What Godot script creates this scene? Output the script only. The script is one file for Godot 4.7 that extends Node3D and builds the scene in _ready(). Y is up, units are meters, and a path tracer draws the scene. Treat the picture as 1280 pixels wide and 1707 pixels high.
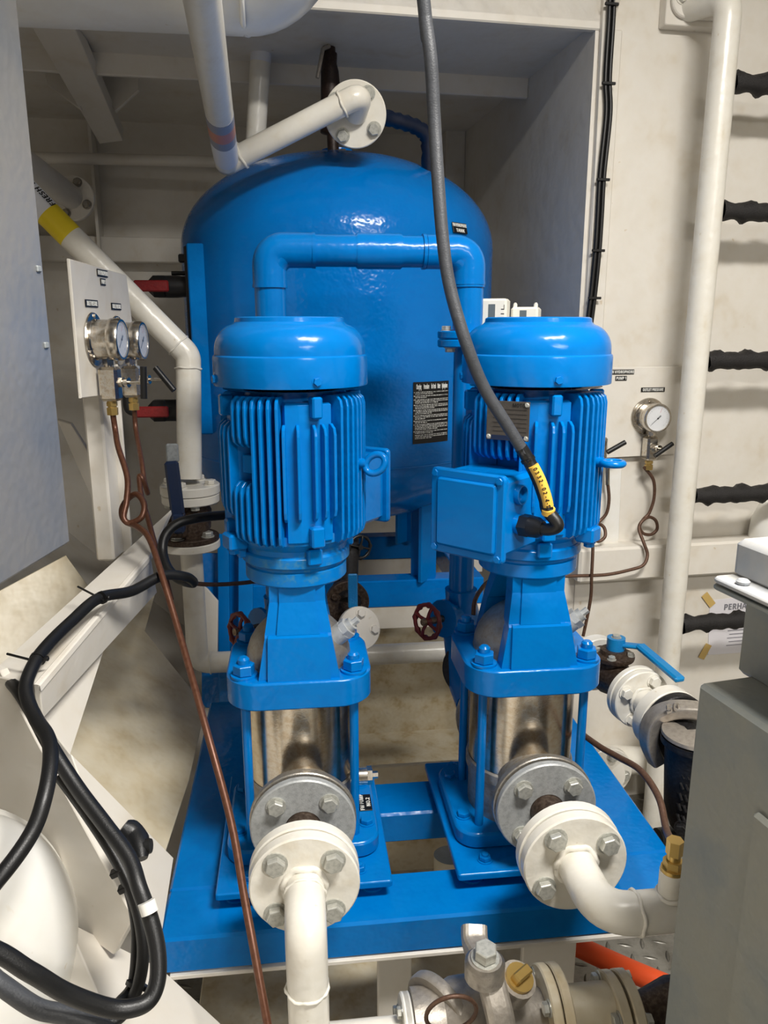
extends Node3D
# A ship's machinery space: two blue vertical pumps on a blue skid in front of a blue pressure tank.
# Axes: x along the skid's front edge, y up, z towards the viewer. Floor at y = 0, skid top at y = 0.45.

# ---------------------------------------------------------------- mesh builder
class MB:
	var v := PackedVector3Array()
	var n := PackedVector3Array()
	var uv := PackedVector2Array()
	var xf := Transform3D.IDENTITY

	func tri(a: Vector3, b: Vector3, c: Vector3, na: Vector3, nb: Vector3, nc: Vector3, ua := Vector2.ZERO, ub := Vector2.ZERO, uc := Vector2.ZERO):
		a = xf * a; b = xf * b; c = xf * c
		na = (xf.basis * na).normalized(); nb = (xf.basis * nb).normalized(); nc = (xf.basis * nc).normalized()
		var g := (b - a).cross(c - a)
		if g.length_squared() < 1e-18: return
		if g.dot(na + nb + nc) > 0.0:
			v.append(a); v.append(c); v.append(b); n.append(na); n.append(nc); n.append(nb); uv.append(ua); uv.append(uc); uv.append(ub)
		else:
			v.append(a); v.append(b); v.append(c); n.append(na); n.append(nb); n.append(nc); uv.append(ua); uv.append(ub); uv.append(uc)

	func quad(a: Vector3, b: Vector3, c: Vector3, d: Vector3, na: Vector3, nb: Vector3, nc: Vector3, nd: Vector3):
		tri(a, b, c, na, nb, nc); tri(a, c, d, na, nc, nd)

	func flat(a: Vector3, b: Vector3, c: Vector3, d: Vector3, outward: Vector3):
		var g := (b - a).cross(c - a)
		if g.length() < 1e-12: g = (c - a).cross(d - a)
		g = g.normalized()
		if g.dot(outward) < 0: g = -g
		tri(a, b, c, g, g, g, Vector2(0, 0), Vector2(1, 0), Vector2(1, 1)); tri(a, c, d, g, g, g, Vector2(0, 0), Vector2(1, 1), Vector2(0, 1))

	func box(c: Vector3, s: Vector3, bev := 0.0, basis := Basis.IDENTITY):
		var h := s * 0.5
		var b: float = min(bev, min(h.x, min(h.y, h.z)) * 0.95)
		var e := [h.x, h.y, h.z]
		for ax in 3:
			var u := (ax + 1) % 3
			var w := (ax + 2) % 3
			for sg in [-1.0, 1.0]:
				var q := []
				for k in [[-1, -1], [1, -1], [1, 1], [-1, 1]]:
					var p := Vector3.ZERO
					p[ax] = sg * e[ax]; p[u] = k[0] * (e[u] - b); p[w] = k[1] * (e[w] - b)
					q.append(c + basis * p)
				var o := Vector3.ZERO
				o[ax] = sg
				flat(q[0], q[1], q[2], q[3], basis * o)
			if b > 0.0:
				for s1 in [-1.0, 1.0]:
					for s2 in [-1.0, 1.0]:
						var q2 := []
						for t in [[1, -1], [1, 1], [0, 1], [0, -1]]:
							var p2 := Vector3.ZERO
							p2[ax] = t[1] * (e[ax] - b)
							p2[u] = s1 * (e[u] if t[0] == 1 else e[u] - b)
							p2[w] = s2 * (e[w] - b if t[0] == 1 else e[w])
							q2.append(c + basis * p2)
						var o2 := Vector3.ZERO
						o2[u] = s1; o2[w] = s2
						flat(q2[0], q2[1], q2[2], q2[3], basis * o2)
		if b > 0.0:
			for sx in [-1.0, 1.0]:
				for sy in [-1.0, 1.0]:
					for sz in [-1.0, 1.0]:
						var a1 := c + basis * Vector3(sx * h.x, sy * (h.y - b), sz * (h.z - b))
						var a2 := c + basis * Vector3(sx * (h.x - b), sy * h.y, sz * (h.z - b))
						var a3 := c + basis * Vector3(sx * (h.x - b), sy * (h.y - b), sz * h.z)
						var o3 := basis * Vector3(sx, sy, sz).normalized()
						tri(a1, a2, a3, o3, o3, o3)

	# profile of (radius, height) points turned about the local y axis of t
	func lathe(prof: Array, seg := 32, t := Transform3D.IDENTITY, crease := 0.6):
		var m := prof.size()
		var sn := []
		for i in m - 1:
			var dd: Vector2 = prof[i + 1] - prof[i]
			sn.append(Vector2(dd.y, -dd.x).normalized() if dd.length() > 1e-9 else Vector2(1, 0))
		# the profile may run up or down: make the normals point away from the solid
		var area := 0.0
		for i in m - 1:
			area += (prof[i].x + prof[i + 1].x) * (prof[i + 1].y - prof[i].y)
		var flip := -1.0 if area < 0 else 1.0
		for i in m - 1:
			var n0: Vector2 = sn[i]
			var n1: Vector2 = sn[i]
			if i > 0 and sn[i - 1].angle_to(sn[i]) < crease and sn[i - 1].angle_to(sn[i]) > -crease: n0 = (sn[i - 1] + sn[i]).normalized()
			if i < m - 2 and sn[i + 1].angle_to(sn[i]) < crease and sn[i + 1].angle_to(sn[i]) > -crease: n1 = (sn[i + 1] + sn[i]).normalized()
			n0 *= flip; n1 *= flip
			for k in seg:
				var a0 := TAU * k / seg
				var a1 := TAU * (k + 1) / seg
				var p := func(r: Vector2, a: float): return t * Vector3(r.x * sin(a), r.y, r.x * cos(a))
				var q := func(r: Vector2, a: float): return t.basis * Vector3(r.x * sin(a), r.y, r.x * cos(a))
				quad(p.call(prof[i], a0), p.call(prof[i], a1), p.call(prof[i + 1], a1), p.call(prof[i + 1], a0), q.call(n0, a0), q.call(n0, a1), q.call(n1, a1), q.call(n1, a0))

	# a round bar along a list of points; radius may be one number or one for each point
	func tube(pts: Array, r, seg := 14, caps := true):
		var m := pts.size()
		var ref := Vector3.UP
		var first: Vector3 = (pts[1] - pts[0]).normalized()
		if absf(first.dot(ref)) > 0.9: ref = Vector3.RIGHT
		var side := first.cross(ref).normalized()
		var rings := []
		var norms := []
		for i in m:
			var dir: Vector3
			if i == 0: dir = pts[1] - pts[0]
			elif i == m - 1: dir = pts[m - 1] - pts[m - 2]
			else: dir = (pts[i + 1] - pts[i]).normalized() + (pts[i] - pts[i - 1]).normalized()
			dir = dir.normalized()
			side = (side - dir * side.dot(dir)).normalized()
			var up := dir.cross(side)
			var rr: float = r[i] if r is Array else r
			var ring := []
			var nn := []
			for k in seg:
				var a := TAU * k / seg
				var o := side * cos(a) + up * sin(a)
				ring.append(pts[i] + o * rr); nn.append(o)
			rings.append(ring); norms.append(nn)
		for i in m - 1:
			for k in seg:
				var j := (k + 1) % seg
				if seg <= 6:
					var fl: Vector3 = (norms[i][k] + norms[i][j]).normalized()
					quad(rings[i][k], rings[i][j], rings[i + 1][j], rings[i + 1][k], fl, fl, fl, fl)
				else:
					quad(rings[i][k], rings[i][j], rings[i + 1][j], rings[i + 1][k], norms[i][k], norms[i][j], norms[i + 1][j], norms[i + 1][k])
		if caps:
			for e in [0, m - 1]:
				var dirc: Vector3 = (pts[0] - pts[1]).normalized() if e == 0 else (pts[m - 1] - pts[m - 2]).normalized()
				for k in seg:
					tri(pts[e], rings[e][k], rings[e][(k + 1) % seg], dirc, dirc, dirc)

	# a flat outline (x, z) raised from y0 to y1, its rims chamfered by bev; t places it
	func prism(poly: PackedVector2Array, y0: float, y1: float, bev := 0.0, t := Transform3D.IDENTITY, smooth := 0.0):
		var m := poly.size()
		var area := 0.0
		for i in m: area += poly[i].cross(poly[(i + 1) % m])
		var sgn := 1.0 if area > 0 else -1.0
		var en := []
		for i in m:
			var e: Vector2 = (poly[(i + 1) % m] - poly[i]).normalized()
			en.append(Vector2(e.y, -e.x) * sgn)
		var inset := PackedVector2Array()
		for i in m:
			var a: Vector2 = en[(i + m - 1) % m]
			var b: Vector2 = en[i]
			var s := a + b
			inset.append(poly[i] - s / maxf(0.3, s.length_squared()) * 2.0 * bev)
		var P := func(p: Vector2, y: float): return t * Vector3(p.x, y, p.y)
		for i in m:
			var j := (i + 1) % m
			var na: Vector2 = en[i]
			var nb: Vector2 = en[i]
			if smooth > 0.0:
				if absf(en[i].angle_to(en[(i + m - 1) % m])) < smooth: na = (en[i] + en[(i + m - 1) % m]).normalized()
				if absf(en[i].angle_to(en[j])) < smooth: nb = (en[i] + en[j]).normalized()
			var A := t.basis * Vector3(na.x, 0, na.y)
			var B := t.basis * Vector3(nb.x, 0, nb.y)
			quad(P.call(poly[i], y0 + bev), P.call(poly[j], y0 + bev), P.call(poly[j], y1 - bev), P.call(poly[i], y1 - bev), A, B, B, A)
			if bev > 0.0:
				var U := t.basis * Vector3.UP
				quad(P.call(poly[i], y1 - bev), P.call(poly[j], y1 - bev), P.call(inset[j], y1), P.call(inset[i], y1), A + U * 0.6, B + U * 0.6, B + U * 1.6, A + U * 1.6)
				quad(P.call(poly[i], y0 + bev), P.call(poly[j], y0 + bev), P.call(inset[j], y0), P.call(inset[i], y0), A - U * 0.6, B - U * 0.6, B - U * 1.6, A - U * 1.6)
		var cap := inset if bev > 0.0 else poly
		var ids := Geometry2D.triangulate_polygon(cap)
		for k in range(0, ids.size(), 3):
			for yy in [y0, y1]:
				var o: Vector3 = t.basis * (Vector3.UP if yy == y1 else Vector3.DOWN)
				tri(P.call(cap[ids[k]], yy), P.call(cap[ids[k + 1]], yy), P.call(cap[ids[k + 2]], yy), o, o, o)

	# a flat sheet with thickness: corner points in space, thickened along the sheet's normal away from "toward"
	func sheet(pts: Array, thick: float, toward := Vector3(0, 1.31, 0)):
		var nn: Vector3 = (pts[1] - pts[0]).cross(pts[2] - pts[0]).normalized()
		if nn.dot(toward - pts[0]) < 0: nn = -nn
		var ux: Vector3 = (pts[1] - pts[0]).normalized()
		var uz := ux.cross(nn)
		var pl := PackedVector2Array()
		for p in pts: pl.append(Vector2((p - pts[0]).dot(ux), (p - pts[0]).dot(uz)))
		prism(pl, -thick, 0.0, minf(0.0015, thick * 0.3), Transform3D(Basis(ux, nn, uz), pts[0]))

	# a bar of constant outline (side, up) along points; ref is its side direction
	func sweep(pts: Array, poly: PackedVector2Array, ref: Vector3):
		var m := pts.size()
		var rings := []
		var sides := []
		var ups := []
		for i in m:
			var dir: Vector3 = (pts[mini(i + 1, m - 1)] - pts[maxi(i - 1, 0)]).normalized()
			var side := (ref - dir * ref.dot(dir)).normalized()
			var up := dir.cross(side)
			var r := []
			for q in poly: r.append(pts[i] + side * q.x + up * q.y)
			rings.append(r); sides.append(side); ups.append(up)
		var k := poly.size()
		var area := 0.0
		for i in k: area += poly[i].cross(poly[(i + 1) % k])
		var sg := 1.0 if area > 0 else -1.0
		for j in k:
			var e: Vector2 = (poly[(j + 1) % k] - poly[j]).normalized()
			var o := Vector2(e.y, -e.x) * sg
			for i in m - 1:
				var na: Vector3 = sides[i] * o.x + ups[i] * o.y
				var nb: Vector3 = sides[i + 1] * o.x + ups[i + 1] * o.y
				quad(rings[i][j], rings[i][(j + 1) % k], rings[i + 1][(j + 1) % k], rings[i + 1][j], na, na, nb, nb)
		var ids := Geometry2D.triangulate_polygon(poly)
		for c in range(0, ids.size(), 3):
			for e in [0, m - 1]:
				var d: Vector3 = (pts[0] - pts[1]).normalized() if e == 0 else (pts[m - 1] - pts[m - 2]).normalized()
				tri(rings[e][ids[c]], rings[e][ids[c + 1]], rings[e][ids[c + 2]], d, d, d)

	func mesh(mat: Material) -> ArrayMesh:
		var arr := []
		arr.resize(Mesh.ARRAY_MAX)
		arr[Mesh.ARRAY_VERTEX] = v; arr[Mesh.ARRAY_NORMAL] = n; arr[Mesh.ARRAY_TEX_UV] = uv
		var am := ArrayMesh.new()
		am.add_surface_from_arrays(Mesh.PRIMITIVE_TRIANGLES, arr)
		am.surface_set_material(0, mat)
		return am


# ---------------------------------------------------------------- nodes
var M := {}
var frame := Transform3D.IDENTITY
var taken := {}
var shared := {}
var rng := RandomNumberGenerator.new()

func numbered(called: String) -> String:
	if not taken.has(called):
		taken[called] = 0
		return called
	taken[called] += 1
	return "%s_%03d" % [called, taken[called]]

func thing(called: String, label: String, category: String, at: Vector3, group := "", turn := 0.0) -> Node3D:
	var o := Node3D.new()
	o.name = numbered(called)
	add_child(o)
	o.position = at
	o.rotation.y = turn
	o.set_meta("label", label); o.set_meta("category", category)
	if group: o.set_meta("group", group)
	return o

# commits what was collected as one named mesh under parent; points were given in "frame"
func put(mb: MB, called: String, mat: Material, parent: Node3D, label := "") -> MeshInstance3D:
	var t: Transform3D = parent.global_transform.affine_inverse() * frame if parent != self else frame
	if not t.is_equal_approx(Transform3D.IDENTITY):
		for i in mb.v.size():
			mb.v[i] = t * mb.v[i]
			mb.n[i] = t.basis * mb.n[i]
	var o := MeshInstance3D.new()
	o.mesh = mb.mesh(mat)
	o.name = numbered(called) if parent == self else called
	parent.add_child(o, true)
	if label: o.set_meta("label", label)
	return o

func struct(mb: MB, called: String, mat: Material) -> MeshInstance3D:
	var o := put(mb, called, mat, self)
	o.set_meta("kind", "structure")
	return o

# a copy of a shared mesh (bolts, fins ...) placed by a transform in "frame"
func place(key: String, called: String, parent: Node3D, t: Transform3D) -> MeshInstance3D:
	var o := MeshInstance3D.new()
	o.mesh = shared[key]
	o.name = called
	parent.add_child(o, true)
	o.transform = parent.global_transform.affine_inverse() * frame * t
	return o

func align(dir: Vector3) -> Basis:
	var y := dir.normalized()
	var x := y.cross(Vector3.UP if absf(y.y) < 0.95 else Vector3.BACK).normalized()
	return Basis(x, y, x.cross(y))

func at(p: Vector3, dir := Vector3.UP) -> Transform3D:
	return Transform3D(align(dir), p)

# hexagon head with washer; r = half width over corners, h = head height
func hex_mesh(r: float, h: float, washer := true, stud := 0.0) -> MB:
	var mb := MB.new()
	var pl := PackedVector2Array()
	for k in 6: pl.append(Vector2(r, 0).rotated(TAU * k / 6))
	var y := 0.0
	if washer:
		mb.lathe([Vector2(0, 0.0), Vector2(r * 1.22, 0.0), Vector2(r * 1.22, h * 0.18), Vector2(0, h * 0.18)], 18)
		y = h * 0.18
	mb.prism(pl, y, h, r * 0.1)
	if stud > 0.0:
		mb.lathe([Vector2(r * 0.55, h), Vector2(r * 0.55, h + stud * 0.7), Vector2(r * 0.35, h + stud), Vector2(0, h + stud)], 14)
	return mb

func bolt(parent: Node3D, p: Vector3, dir: Vector3, r: float, h: float, mat: String, stud := 0.0, turn := 0.3, called := "bolt") -> MeshInstance3D:
	var key := "bolt_%s_%.4f_%.4f_%.4f" % [mat, r, h, stud]
	if not shared.has(key): shared[key] = hex_mesh(r, h, true, stud).mesh(M[mat])
	return place(key, called, parent, at(p, dir) * Transform3D(Basis(Vector3.UP, turn), Vector3.ZERO))

# a path with its corners rounded off
func fillet(pts: Array, rad: float, steps := 7) -> Array:
	var out := [pts[0]]
	for i in range(1, pts.size() - 1):
		var a: Vector3 = (pts[i - 1] - pts[i])
		var b: Vector3 = (pts[i + 1] - pts[i])
		var ang := a.angle_to(b)
		var dist: float = minf(rad / tan(ang * 0.5), minf(a.length(), b.length()) * 0.48)
		var p0: Vector3 = pts[i] + a.normalized() * dist
		var p2: Vector3 = pts[i] + b.normalized() * dist
		for k in steps + 1:
			var t := float(k) / steps
			out.append(p0 * (1 - t) * (1 - t) + pts[i] * 2 * t * (1 - t) + p2 * t * t)
	out.append(pts[pts.size() - 1])
	return out

# a smooth curve through points
func curve(pts: Array, steps := 8) -> Array:
	var out := []
	var m := pts.size()
	for i in m - 1:
		var p0: Vector3 = pts[maxi(i - 1, 0)]
		var p1: Vector3 = pts[i]
		var p2: Vector3 = pts[i + 1]
		var p3: Vector3 = pts[mini(i + 2, m - 1)]
		for k in steps:
			out.append(p1.cubic_interpolate(p2, p0, p3, float(k) / steps))
	out.append(pts[m - 1])
	return out

func round_rect(w: float, d: float, r: float, steps := 6) -> PackedVector2Array:
	var pl := PackedVector2Array()
	for c in [[1, 1, 0], [-1, 1, 1], [-1, -1, 2], [1, -1, 3]]:
		for k in steps + 1:
			var a: float = (c[2] + float(k) / steps) * PI / 2
			pl.append(Vector2(c[0] * (w / 2 - r) + r * cos(a), c[1] * (d / 2 - r) + r * sin(a)))
	return pl

# flange ring: outer radius, hole radius, thickness, from its face at y = 0 backwards (down)
func ring(mb: MB, r: float, hole: float, y0: float, y1: float, t: Transform3D, bev := 0.0015, seg := 48):
	mb.lathe([Vector2(hole, y0), Vector2(r - bev, y0), Vector2(r, y0 + bev), Vector2(r, y1 - bev), Vector2(r - bev, y1), Vector2(hole, y1), Vector2(hole, y0)], seg, t)

# raised lettering: centre, reading direction, up direction, letter height
func letters(parent: Node3D, text: String, c: Vector3, right: Vector3, up: Vector3, high: float, mat: String, called := "lettering", stretch := 1.0, thick := 0.0006) -> MeshInstance3D:
	var tm := TextMesh.new()
	var f := SystemFont.new()
	f.font_names = PackedStringArray(["Droid Sans"])
	f.font_weight = 700
	tm.font = f
	tm.text = text
	tm.font_size = 32
	tm.pixel_size = high / 23.0
	tm.depth = thick
	tm.curve_step = 4.0
	var o := MeshInstance3D.new()
	o.mesh = tm
	tm.material = M[mat]
	o.name = called
	parent.add_child(o, true)
	var x := right.normalized()
	var y := (up - x * up.dot(x)).normalized()
	o.transform = parent.global_transform.affine_inverse() * frame * Transform3D(Basis(x * stretch, y, x.cross(y)), c)
	return o

# black engraved tag with white letters
func tag(parent: Node3D, lines: Array, c: Vector3, right: Vector3, up: Vector3, w: float, h: float, called := "name_tag"):
	var x := right.normalized()
	var y := (up - x * up.dot(x)).normalized()
	var z := x.cross(y)
	var mb := MB.new()
	mb.box(c + z * 0.0008, Vector3(w, h, 0.0016), 0.0004, Basis(x, y, z))
	var o := put(mb, called, M.tag, parent, "black tag with white lettering")
	var k := lines.size()
	for i in k:
		var hh := h * 0.62 / k
		var est: float = lines[i].length() * hh * 0.82
		var s: float = minf(1.15, w * 0.9 / est)
		letters(o, lines[i], c + z * 0.0017 + y * (h * (0.5 - (i + 0.5) / k)), x, y, hh, "white_ink", "lettering", s)
	return o

func noise_image(size: int, freq: float, oct: int, seed_: int) -> Image:
	var f := FastNoiseLite.new()
	f.noise_type = FastNoiseLite.TYPE_SIMPLEX_SMOOTH
	f.seed = seed_
	f.frequency = freq
	f.fractal_octaves = oct
	return f.get_seamless_image(size, size)

# colour picture: base colour mixed towards others where two noises are high
func paint_tex(size: int, stops: Array, freq: float, oct: int, seed_: int, spots := 0.0, spot_col := Color.BLACK) -> ImageTexture:
	var a := noise_image(size, freq, oct, seed_)
	var b := noise_image(size, freq * 5.0, 3, seed_ + 7)
	var im := Image.create_empty(size, size, false, Image.FORMAT_RGB8)
	var g := Gradient.new()
	g.offsets = PackedFloat32Array(); g.colors = PackedColorArray()
	var offs := PackedFloat32Array()
	var cols := PackedColorArray()
	for s in stops:
		offs.append(s[0]); cols.append(s[1])
	g.offsets = offs; g.colors = cols
	for y in size:
		for x in size:
			var t := a.get_pixel(x, y).r * 0.75 + b.get_pixel(x, y).r * 0.25
			var c := g.sample(t)
			if spots > 0.0 and b.get_pixel(x, y).r > 1.0 - spots: c = c.lerp(spot_col, 0.6)
			im.set_pixel(x, y, c)
	return ImageTexture.create_from_image(im)

func bump_tex(size: int, freq: float, oct: int, seed_: int, strength: float) -> ImageTexture:
	var a := noise_image(size, freq, oct, seed_)
	a.convert(Image.FORMAT_RGBA8)
	a.bump_map_to_normal_map(strength)
	return ImageTexture.create_from_image(a)

func mat(called: String, col: Color, rough: float, metal := 0.0, tex: Texture2D = null, scale := 1.0, nrm: Texture2D = null, nscale := 0.3) -> StandardMaterial3D:
	var m := StandardMaterial3D.new()
	m.resource_name = called
	m.albedo_color = col
	m.roughness = rough
	m.metallic = metal
	if tex: m.albedo_texture = tex
	if nrm:
		m.normal_enabled = true
		m.normal_texture = nrm
		m.normal_scale = nscale
	if tex or nrm:
		m.uv1_triplanar = true
		m.uv1_scale = Vector3.ONE * scale
	M[called] = m
	return m

# ---------------------------------------------------------------- the place
func lamp(label: String, p: Vector3, turn: float, long: float, wide: float, energy: float):
	var t := thing("ceiling_light", label, "lamp", p, "fluorescent ceiling fixtures", turn)
	frame = t.global_transform
	var mb := MB.new()
	mb.box(Vector3(0, 0.035, 0), Vector3(long + 0.04, 0.06, wide + 0.03), 0.008)
	put(mb, "housing", M.lamp_case, t)
	mb = MB.new()
	mb.box(Vector3(0, -0.002, 0), Vector3(long, 0.014, wide), 0.005)
	put(mb, "diffuser", M.glow, t)
	var l := AreaLight3D.new()
	l.name = "lamp_light"
	l.area_size = Vector2(long, wide)
	l.area_normalize_energy = true
	l.light_color = Color(1.0, 0.985, 0.96)
	l.light_energy = energy
	l.area_range = 9.0
	l.shadow_enabled = true
	t.add_child(l)
	l.position = Vector3(0, -0.012, 0)
	l.rotation.x = -PI / 2
	frame = Transform3D.IDENTITY

func _ready():
	rng.seed = 4
	# camera
	var cam := Camera3D.new()
	cam.name = "camera"
	cam.fov = 66.98
	cam.near = 0.02
	add_child(cam)
	cam.position = Vector3(0, 1.31, 0)
	cam.rotation_degrees = Vector3(-13.5, -6.6, 0)
	cam.current = true
	# surroundings and exposure: a closed compartment, all light from its fixtures
	var we := WorldEnvironment.new()
	we.name = "surroundings"
	var env := Environment.new()
	env.background_mode = Environment.BG_COLOR
	env.background_color = Color(0.02, 0.02, 0.02)
	env.tonemap_mode = Environment.TONE_MAPPER_LINEAR
	env.tonemap_exposure = 1.2
	env.sdfgi_enabled = true
	env.ssao_enabled = true
	env.ssil_enabled = true
	we.environment = env
	add_child(we)
	materials()
	lamp("fluorescent ceiling fixture over the pumps, out of view above", Vector3(0.62, 2.44, -0.22), 0.2, 0.64, 0.22, 5.0)
	lamp("fluorescent ceiling fixture behind the viewer, out of view", Vector3(1.5, 2.44, 2.1), -0.4, 1.3, 0.24, 7.0)
	room()
	hull_side()
	skid()
	tank()
	pumps()
	pipes()
	gauges()
	wall_items()
	side_valves()
	bottom_valves()
	cabinets()
	cables()
	print("built")

func materials():
	var peel := bump_tex(512, 0.035, 2, 3, 3.0)
	var rough_n := bump_tex(512, 0.02, 4, 11, 5.0)
	var fine_n := bump_tex(512, 0.09, 2, 19, 4.0)
	var blue_t := paint_tex(512, [[0.0, Color(0.95, 0.95, 0.97)], [0.5, Color(1, 1, 1)], [1.0, Color(0.97, 1, 1)]], 0.012, 3, 5)
	var cream_t := paint_tex(512, [[0.0, Color(0.93, 0.9, 0.85)], [0.35, Color(0.985, 0.98, 0.97)], [0.6, Color(1, 1, 1)], [1.0, Color(0.97, 0.955, 0.93)]], 0.008, 4, 21, 0.06, Color(0.86, 0.8, 0.7))
	var galv_t := paint_tex(512, [[0.0, Color(0.82, 0.82, 0.82)], [0.45, Color(0.95, 0.95, 0.95)], [0.7, Color(1, 1, 1)], [1.0, Color(0.88, 0.87, 0.86)]], 0.02, 4, 31, 0.05, Color(0.75, 0.7, 0.66))
	var steel_t := paint_tex(512, [[0.0, Color(0.8, 0.74, 0.66)], [0.4, Color(0.95, 0.92, 0.88)], [0.6, Color(1, 1, 1)], [1.0, Color(0.82, 0.76, 0.68)]], 0.02, 4, 41)
	var rust_t := paint_tex(512, [[0.0, Color(0.45, 0.35, 0.28)], [0.45, Color(0.75, 0.68, 0.62)], [0.7, Color(1, 0.97, 0.93)], [1.0, Color(0.6, 0.48, 0.38)]], 0.03, 4, 51, 0.15, Color(0.35, 0.24, 0.17))
	var cloud_t := paint_tex(512, [[0.0, Color(0.82, 0.87, 0.95)], [0.5, Color(0.97, 0.97, 0.98)], [1.0, Color(1, 0.98, 0.95)]], 0.006, 3, 61)
	var copper_t := paint_tex(512, [[0.0, Color(0.6, 0.5, 0.46)], [0.5, Color(0.9, 0.85, 0.8)], [1.0, Color(1, 1, 1)]], 0.03, 3, 71)
	var wrap_n := bump_tex(512, 0.05, 4, 81, 9.0)

	mat("blue", Color(0.0, 0.437, 0.74), 0.2, 0.0, blue_t, 2.0, peel, 0.22)
	M.blue.uv1_scale = Vector3.ONE * 3.0
	M.blue.metallic_specular = 0.36
	mat("blue_tank", Color(0.0, 0.43, 0.75), 0.18, 0.0, blue_t, 3.0, peel, 0.4)
	M.blue_tank.metallic_specular = 0.36
	mat("blue_faded", Color(0.1, 0.42, 0.6), 0.35, 0.0, cloud_t, 4.0, peel, 0.4)
	mat("blue_scuffed", Color.WHITE, 0.3, 0.0, paint_tex(512, [[0.0, Color(0.0, 0.45, 0.76)], [0.52, Color(0.0, 0.44, 0.74)], [0.66, Color(0.16, 0.46, 0.68)], [1.0, Color(0.42, 0.53, 0.6)]], 0.025, 4, 101), 3.0, peel, 0.25)
	M.blue_scuffed.metallic_specular = 0.36
	mat("hose_navy", Color(0.03, 0.08, 0.17), 0.35, 0.0, blue_t, 4.0, peel, 0.3)
	mat("navy", Color(0.04, 0.12, 0.24), 0.35)
	mat("lever_blue", Color(0.05, 0.5, 0.74), 0.38, 0.0, cloud_t, 5.0, fine_n, 0.3)
	mat("cream", Color(0.872, 0.853, 0.818), 0.42, 0.0, cream_t, 1.3, rough_n, 0.12)
	mat("cream_pipe", Color(0.885, 0.872, 0.835), 0.28, 0.0, cream_t, 2.5, rough_n, 0.22)
	mat("cream_dirty", Color(0.82, 0.785, 0.7), 0.4, 0.0, rust_t, 1.2, rough_n, 0.3)
	M.cream_dirty.albedo_texture = paint_tex(512, [[0.0, Color(0.8, 0.72, 0.58)], [0.4, Color(0.96, 0.94, 0.9)], [0.7, Color(1, 1, 1)], [1.0, Color(0.86, 0.8, 0.7)]], 0.02, 4, 91)
	mat("white", Color(0.91, 0.905, 0.885), 0.3, 0.0, cream_t, 1.5, rough_n, 0.1)
	mat("galv", Color(0.7, 0.71, 0.71), 0.5, 0.3, galv_t, 9.0, fine_n, 0.25)
	mat("bolt_steel", Color(0.76, 0.76, 0.73), 0.36, 0.45, galv_t, 14.0, fine_n, 0.2)
	mat("steel", Color(0.8, 0.77, 0.72), 0.2, 1.0, steel_t, 6.0, fine_n, 0.05)
	mat("cast_steel", Color(0.66, 0.65, 0.63), 0.42, 0.75, steel_t, 8.0, fine_n, 0.25)
	mat("chrome", Color(0.82, 0.81, 0.79), 0.22, 1.0, steel_t, 10.0, fine_n, 0.05)
	mat("iron", Color(0.36, 0.32, 0.29), 0.5, 0.5, rust_t, 8.0, rough_n, 0.6)
	mat("dark_iron", Color(0.17, 0.18, 0.2), 0.5, 0.3, rust_t, 8.0, rough_n, 0.6)
	mat("bronze", Color(0.62, 0.57, 0.5), 0.42, 0.6, rust_t, 7.0, rough_n, 0.4)
	mat("alloy", Color(0.7, 0.67, 0.63), 0.45, 0.6, galv_t, 7.0, rough_n, 0.4)
	mat("brass", Color(0.76, 0.64, 0.38), 0.3, 0.75)
	mat("copper", Color(0.42, 0.285, 0.22), 0.4, 0.4, copper_t, 8.0)
	mat("copper_dull", Color(0.42, 0.33, 0.28), 0.5, 0.4, copper_t, 8.0)
	mat("black", Color(0.05, 0.05, 0.055), 0.42)
	mat("rubber", Color(0.075, 0.078, 0.085), 0.42, 0.0, galv_t, 12.0, fine_n, 0.2)
	mat("grey_rubber", Color(0.27, 0.28, 0.3), 0.5, 0.0, galv_t, 8.0, fine_n, 0.25)
	mat("wrap", Color(0.11, 0.1, 0.1), 0.6, 0.0, galv_t, 14.0, wrap_n, 1.0)
	mat("red", Color(0.5, 0.09, 0.1), 0.45, 0.0, galv_t, 10.0, rough_n, 0.4)
	mat("wheel_red", Color(0.42, 0.11, 0.12), 0.38, 0.0, galv_t, 10.0, rough_n, 0.4)
	mat("yellow", Color(0.9, 0.8, 0.1), 0.4)
	mat("marker", Color(0.93, 0.74, 0.3), 0.5)
	mat("orange", Color(0.9, 0.33, 0.14), 0.5)
	mat("band_grey", Color(0.55, 0.56, 0.62), 0.4)
	mat("band_orange", Color(0.75, 0.5, 0.42), 0.4)
	mat("label_white", Color(0.86, 0.87, 0.9), 0.4)
	mat("tag", Color(0.035, 0.035, 0.04), 0.45)
	mat("white_ink", Color(0.92, 0.92, 0.9), 0.6)
	mat("black_ink", Color(0.06, 0.06, 0.06), 0.6)
	mat("grey_ink", Color(0.45, 0.45, 0.48), 0.6)
	mat("dial", Color(0.88, 0.88, 0.88), 0.45)
	mat("red_ink", Color(0.75, 0.35, 0.4), 0.6)
	mat("plastic_white", Color(0.87, 0.86, 0.82), 0.4)
	mat("window_grey", Color(0.36, 0.4, 0.42), 0.2)
	mat("safety_brown", Color(0.2, 0.14, 0.12), 0.5, 0.2, rust_t, 8.0, rough_n, 0.4)
	mat("paper", Color(0.86, 0.85, 0.87), 0.7)
	mat("tape", Color(0.78, 0.66, 0.4), 0.45)
	mat("plate_print", Color(0.4, 0.38, 0.36), 0.4, 0.7, galv_t, 10.0)
	mat("cab_grey", Color(0.56, 0.565, 0.53), 0.5, 0.0, cloud_t, 2.0, fine_n, 0.1)
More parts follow.
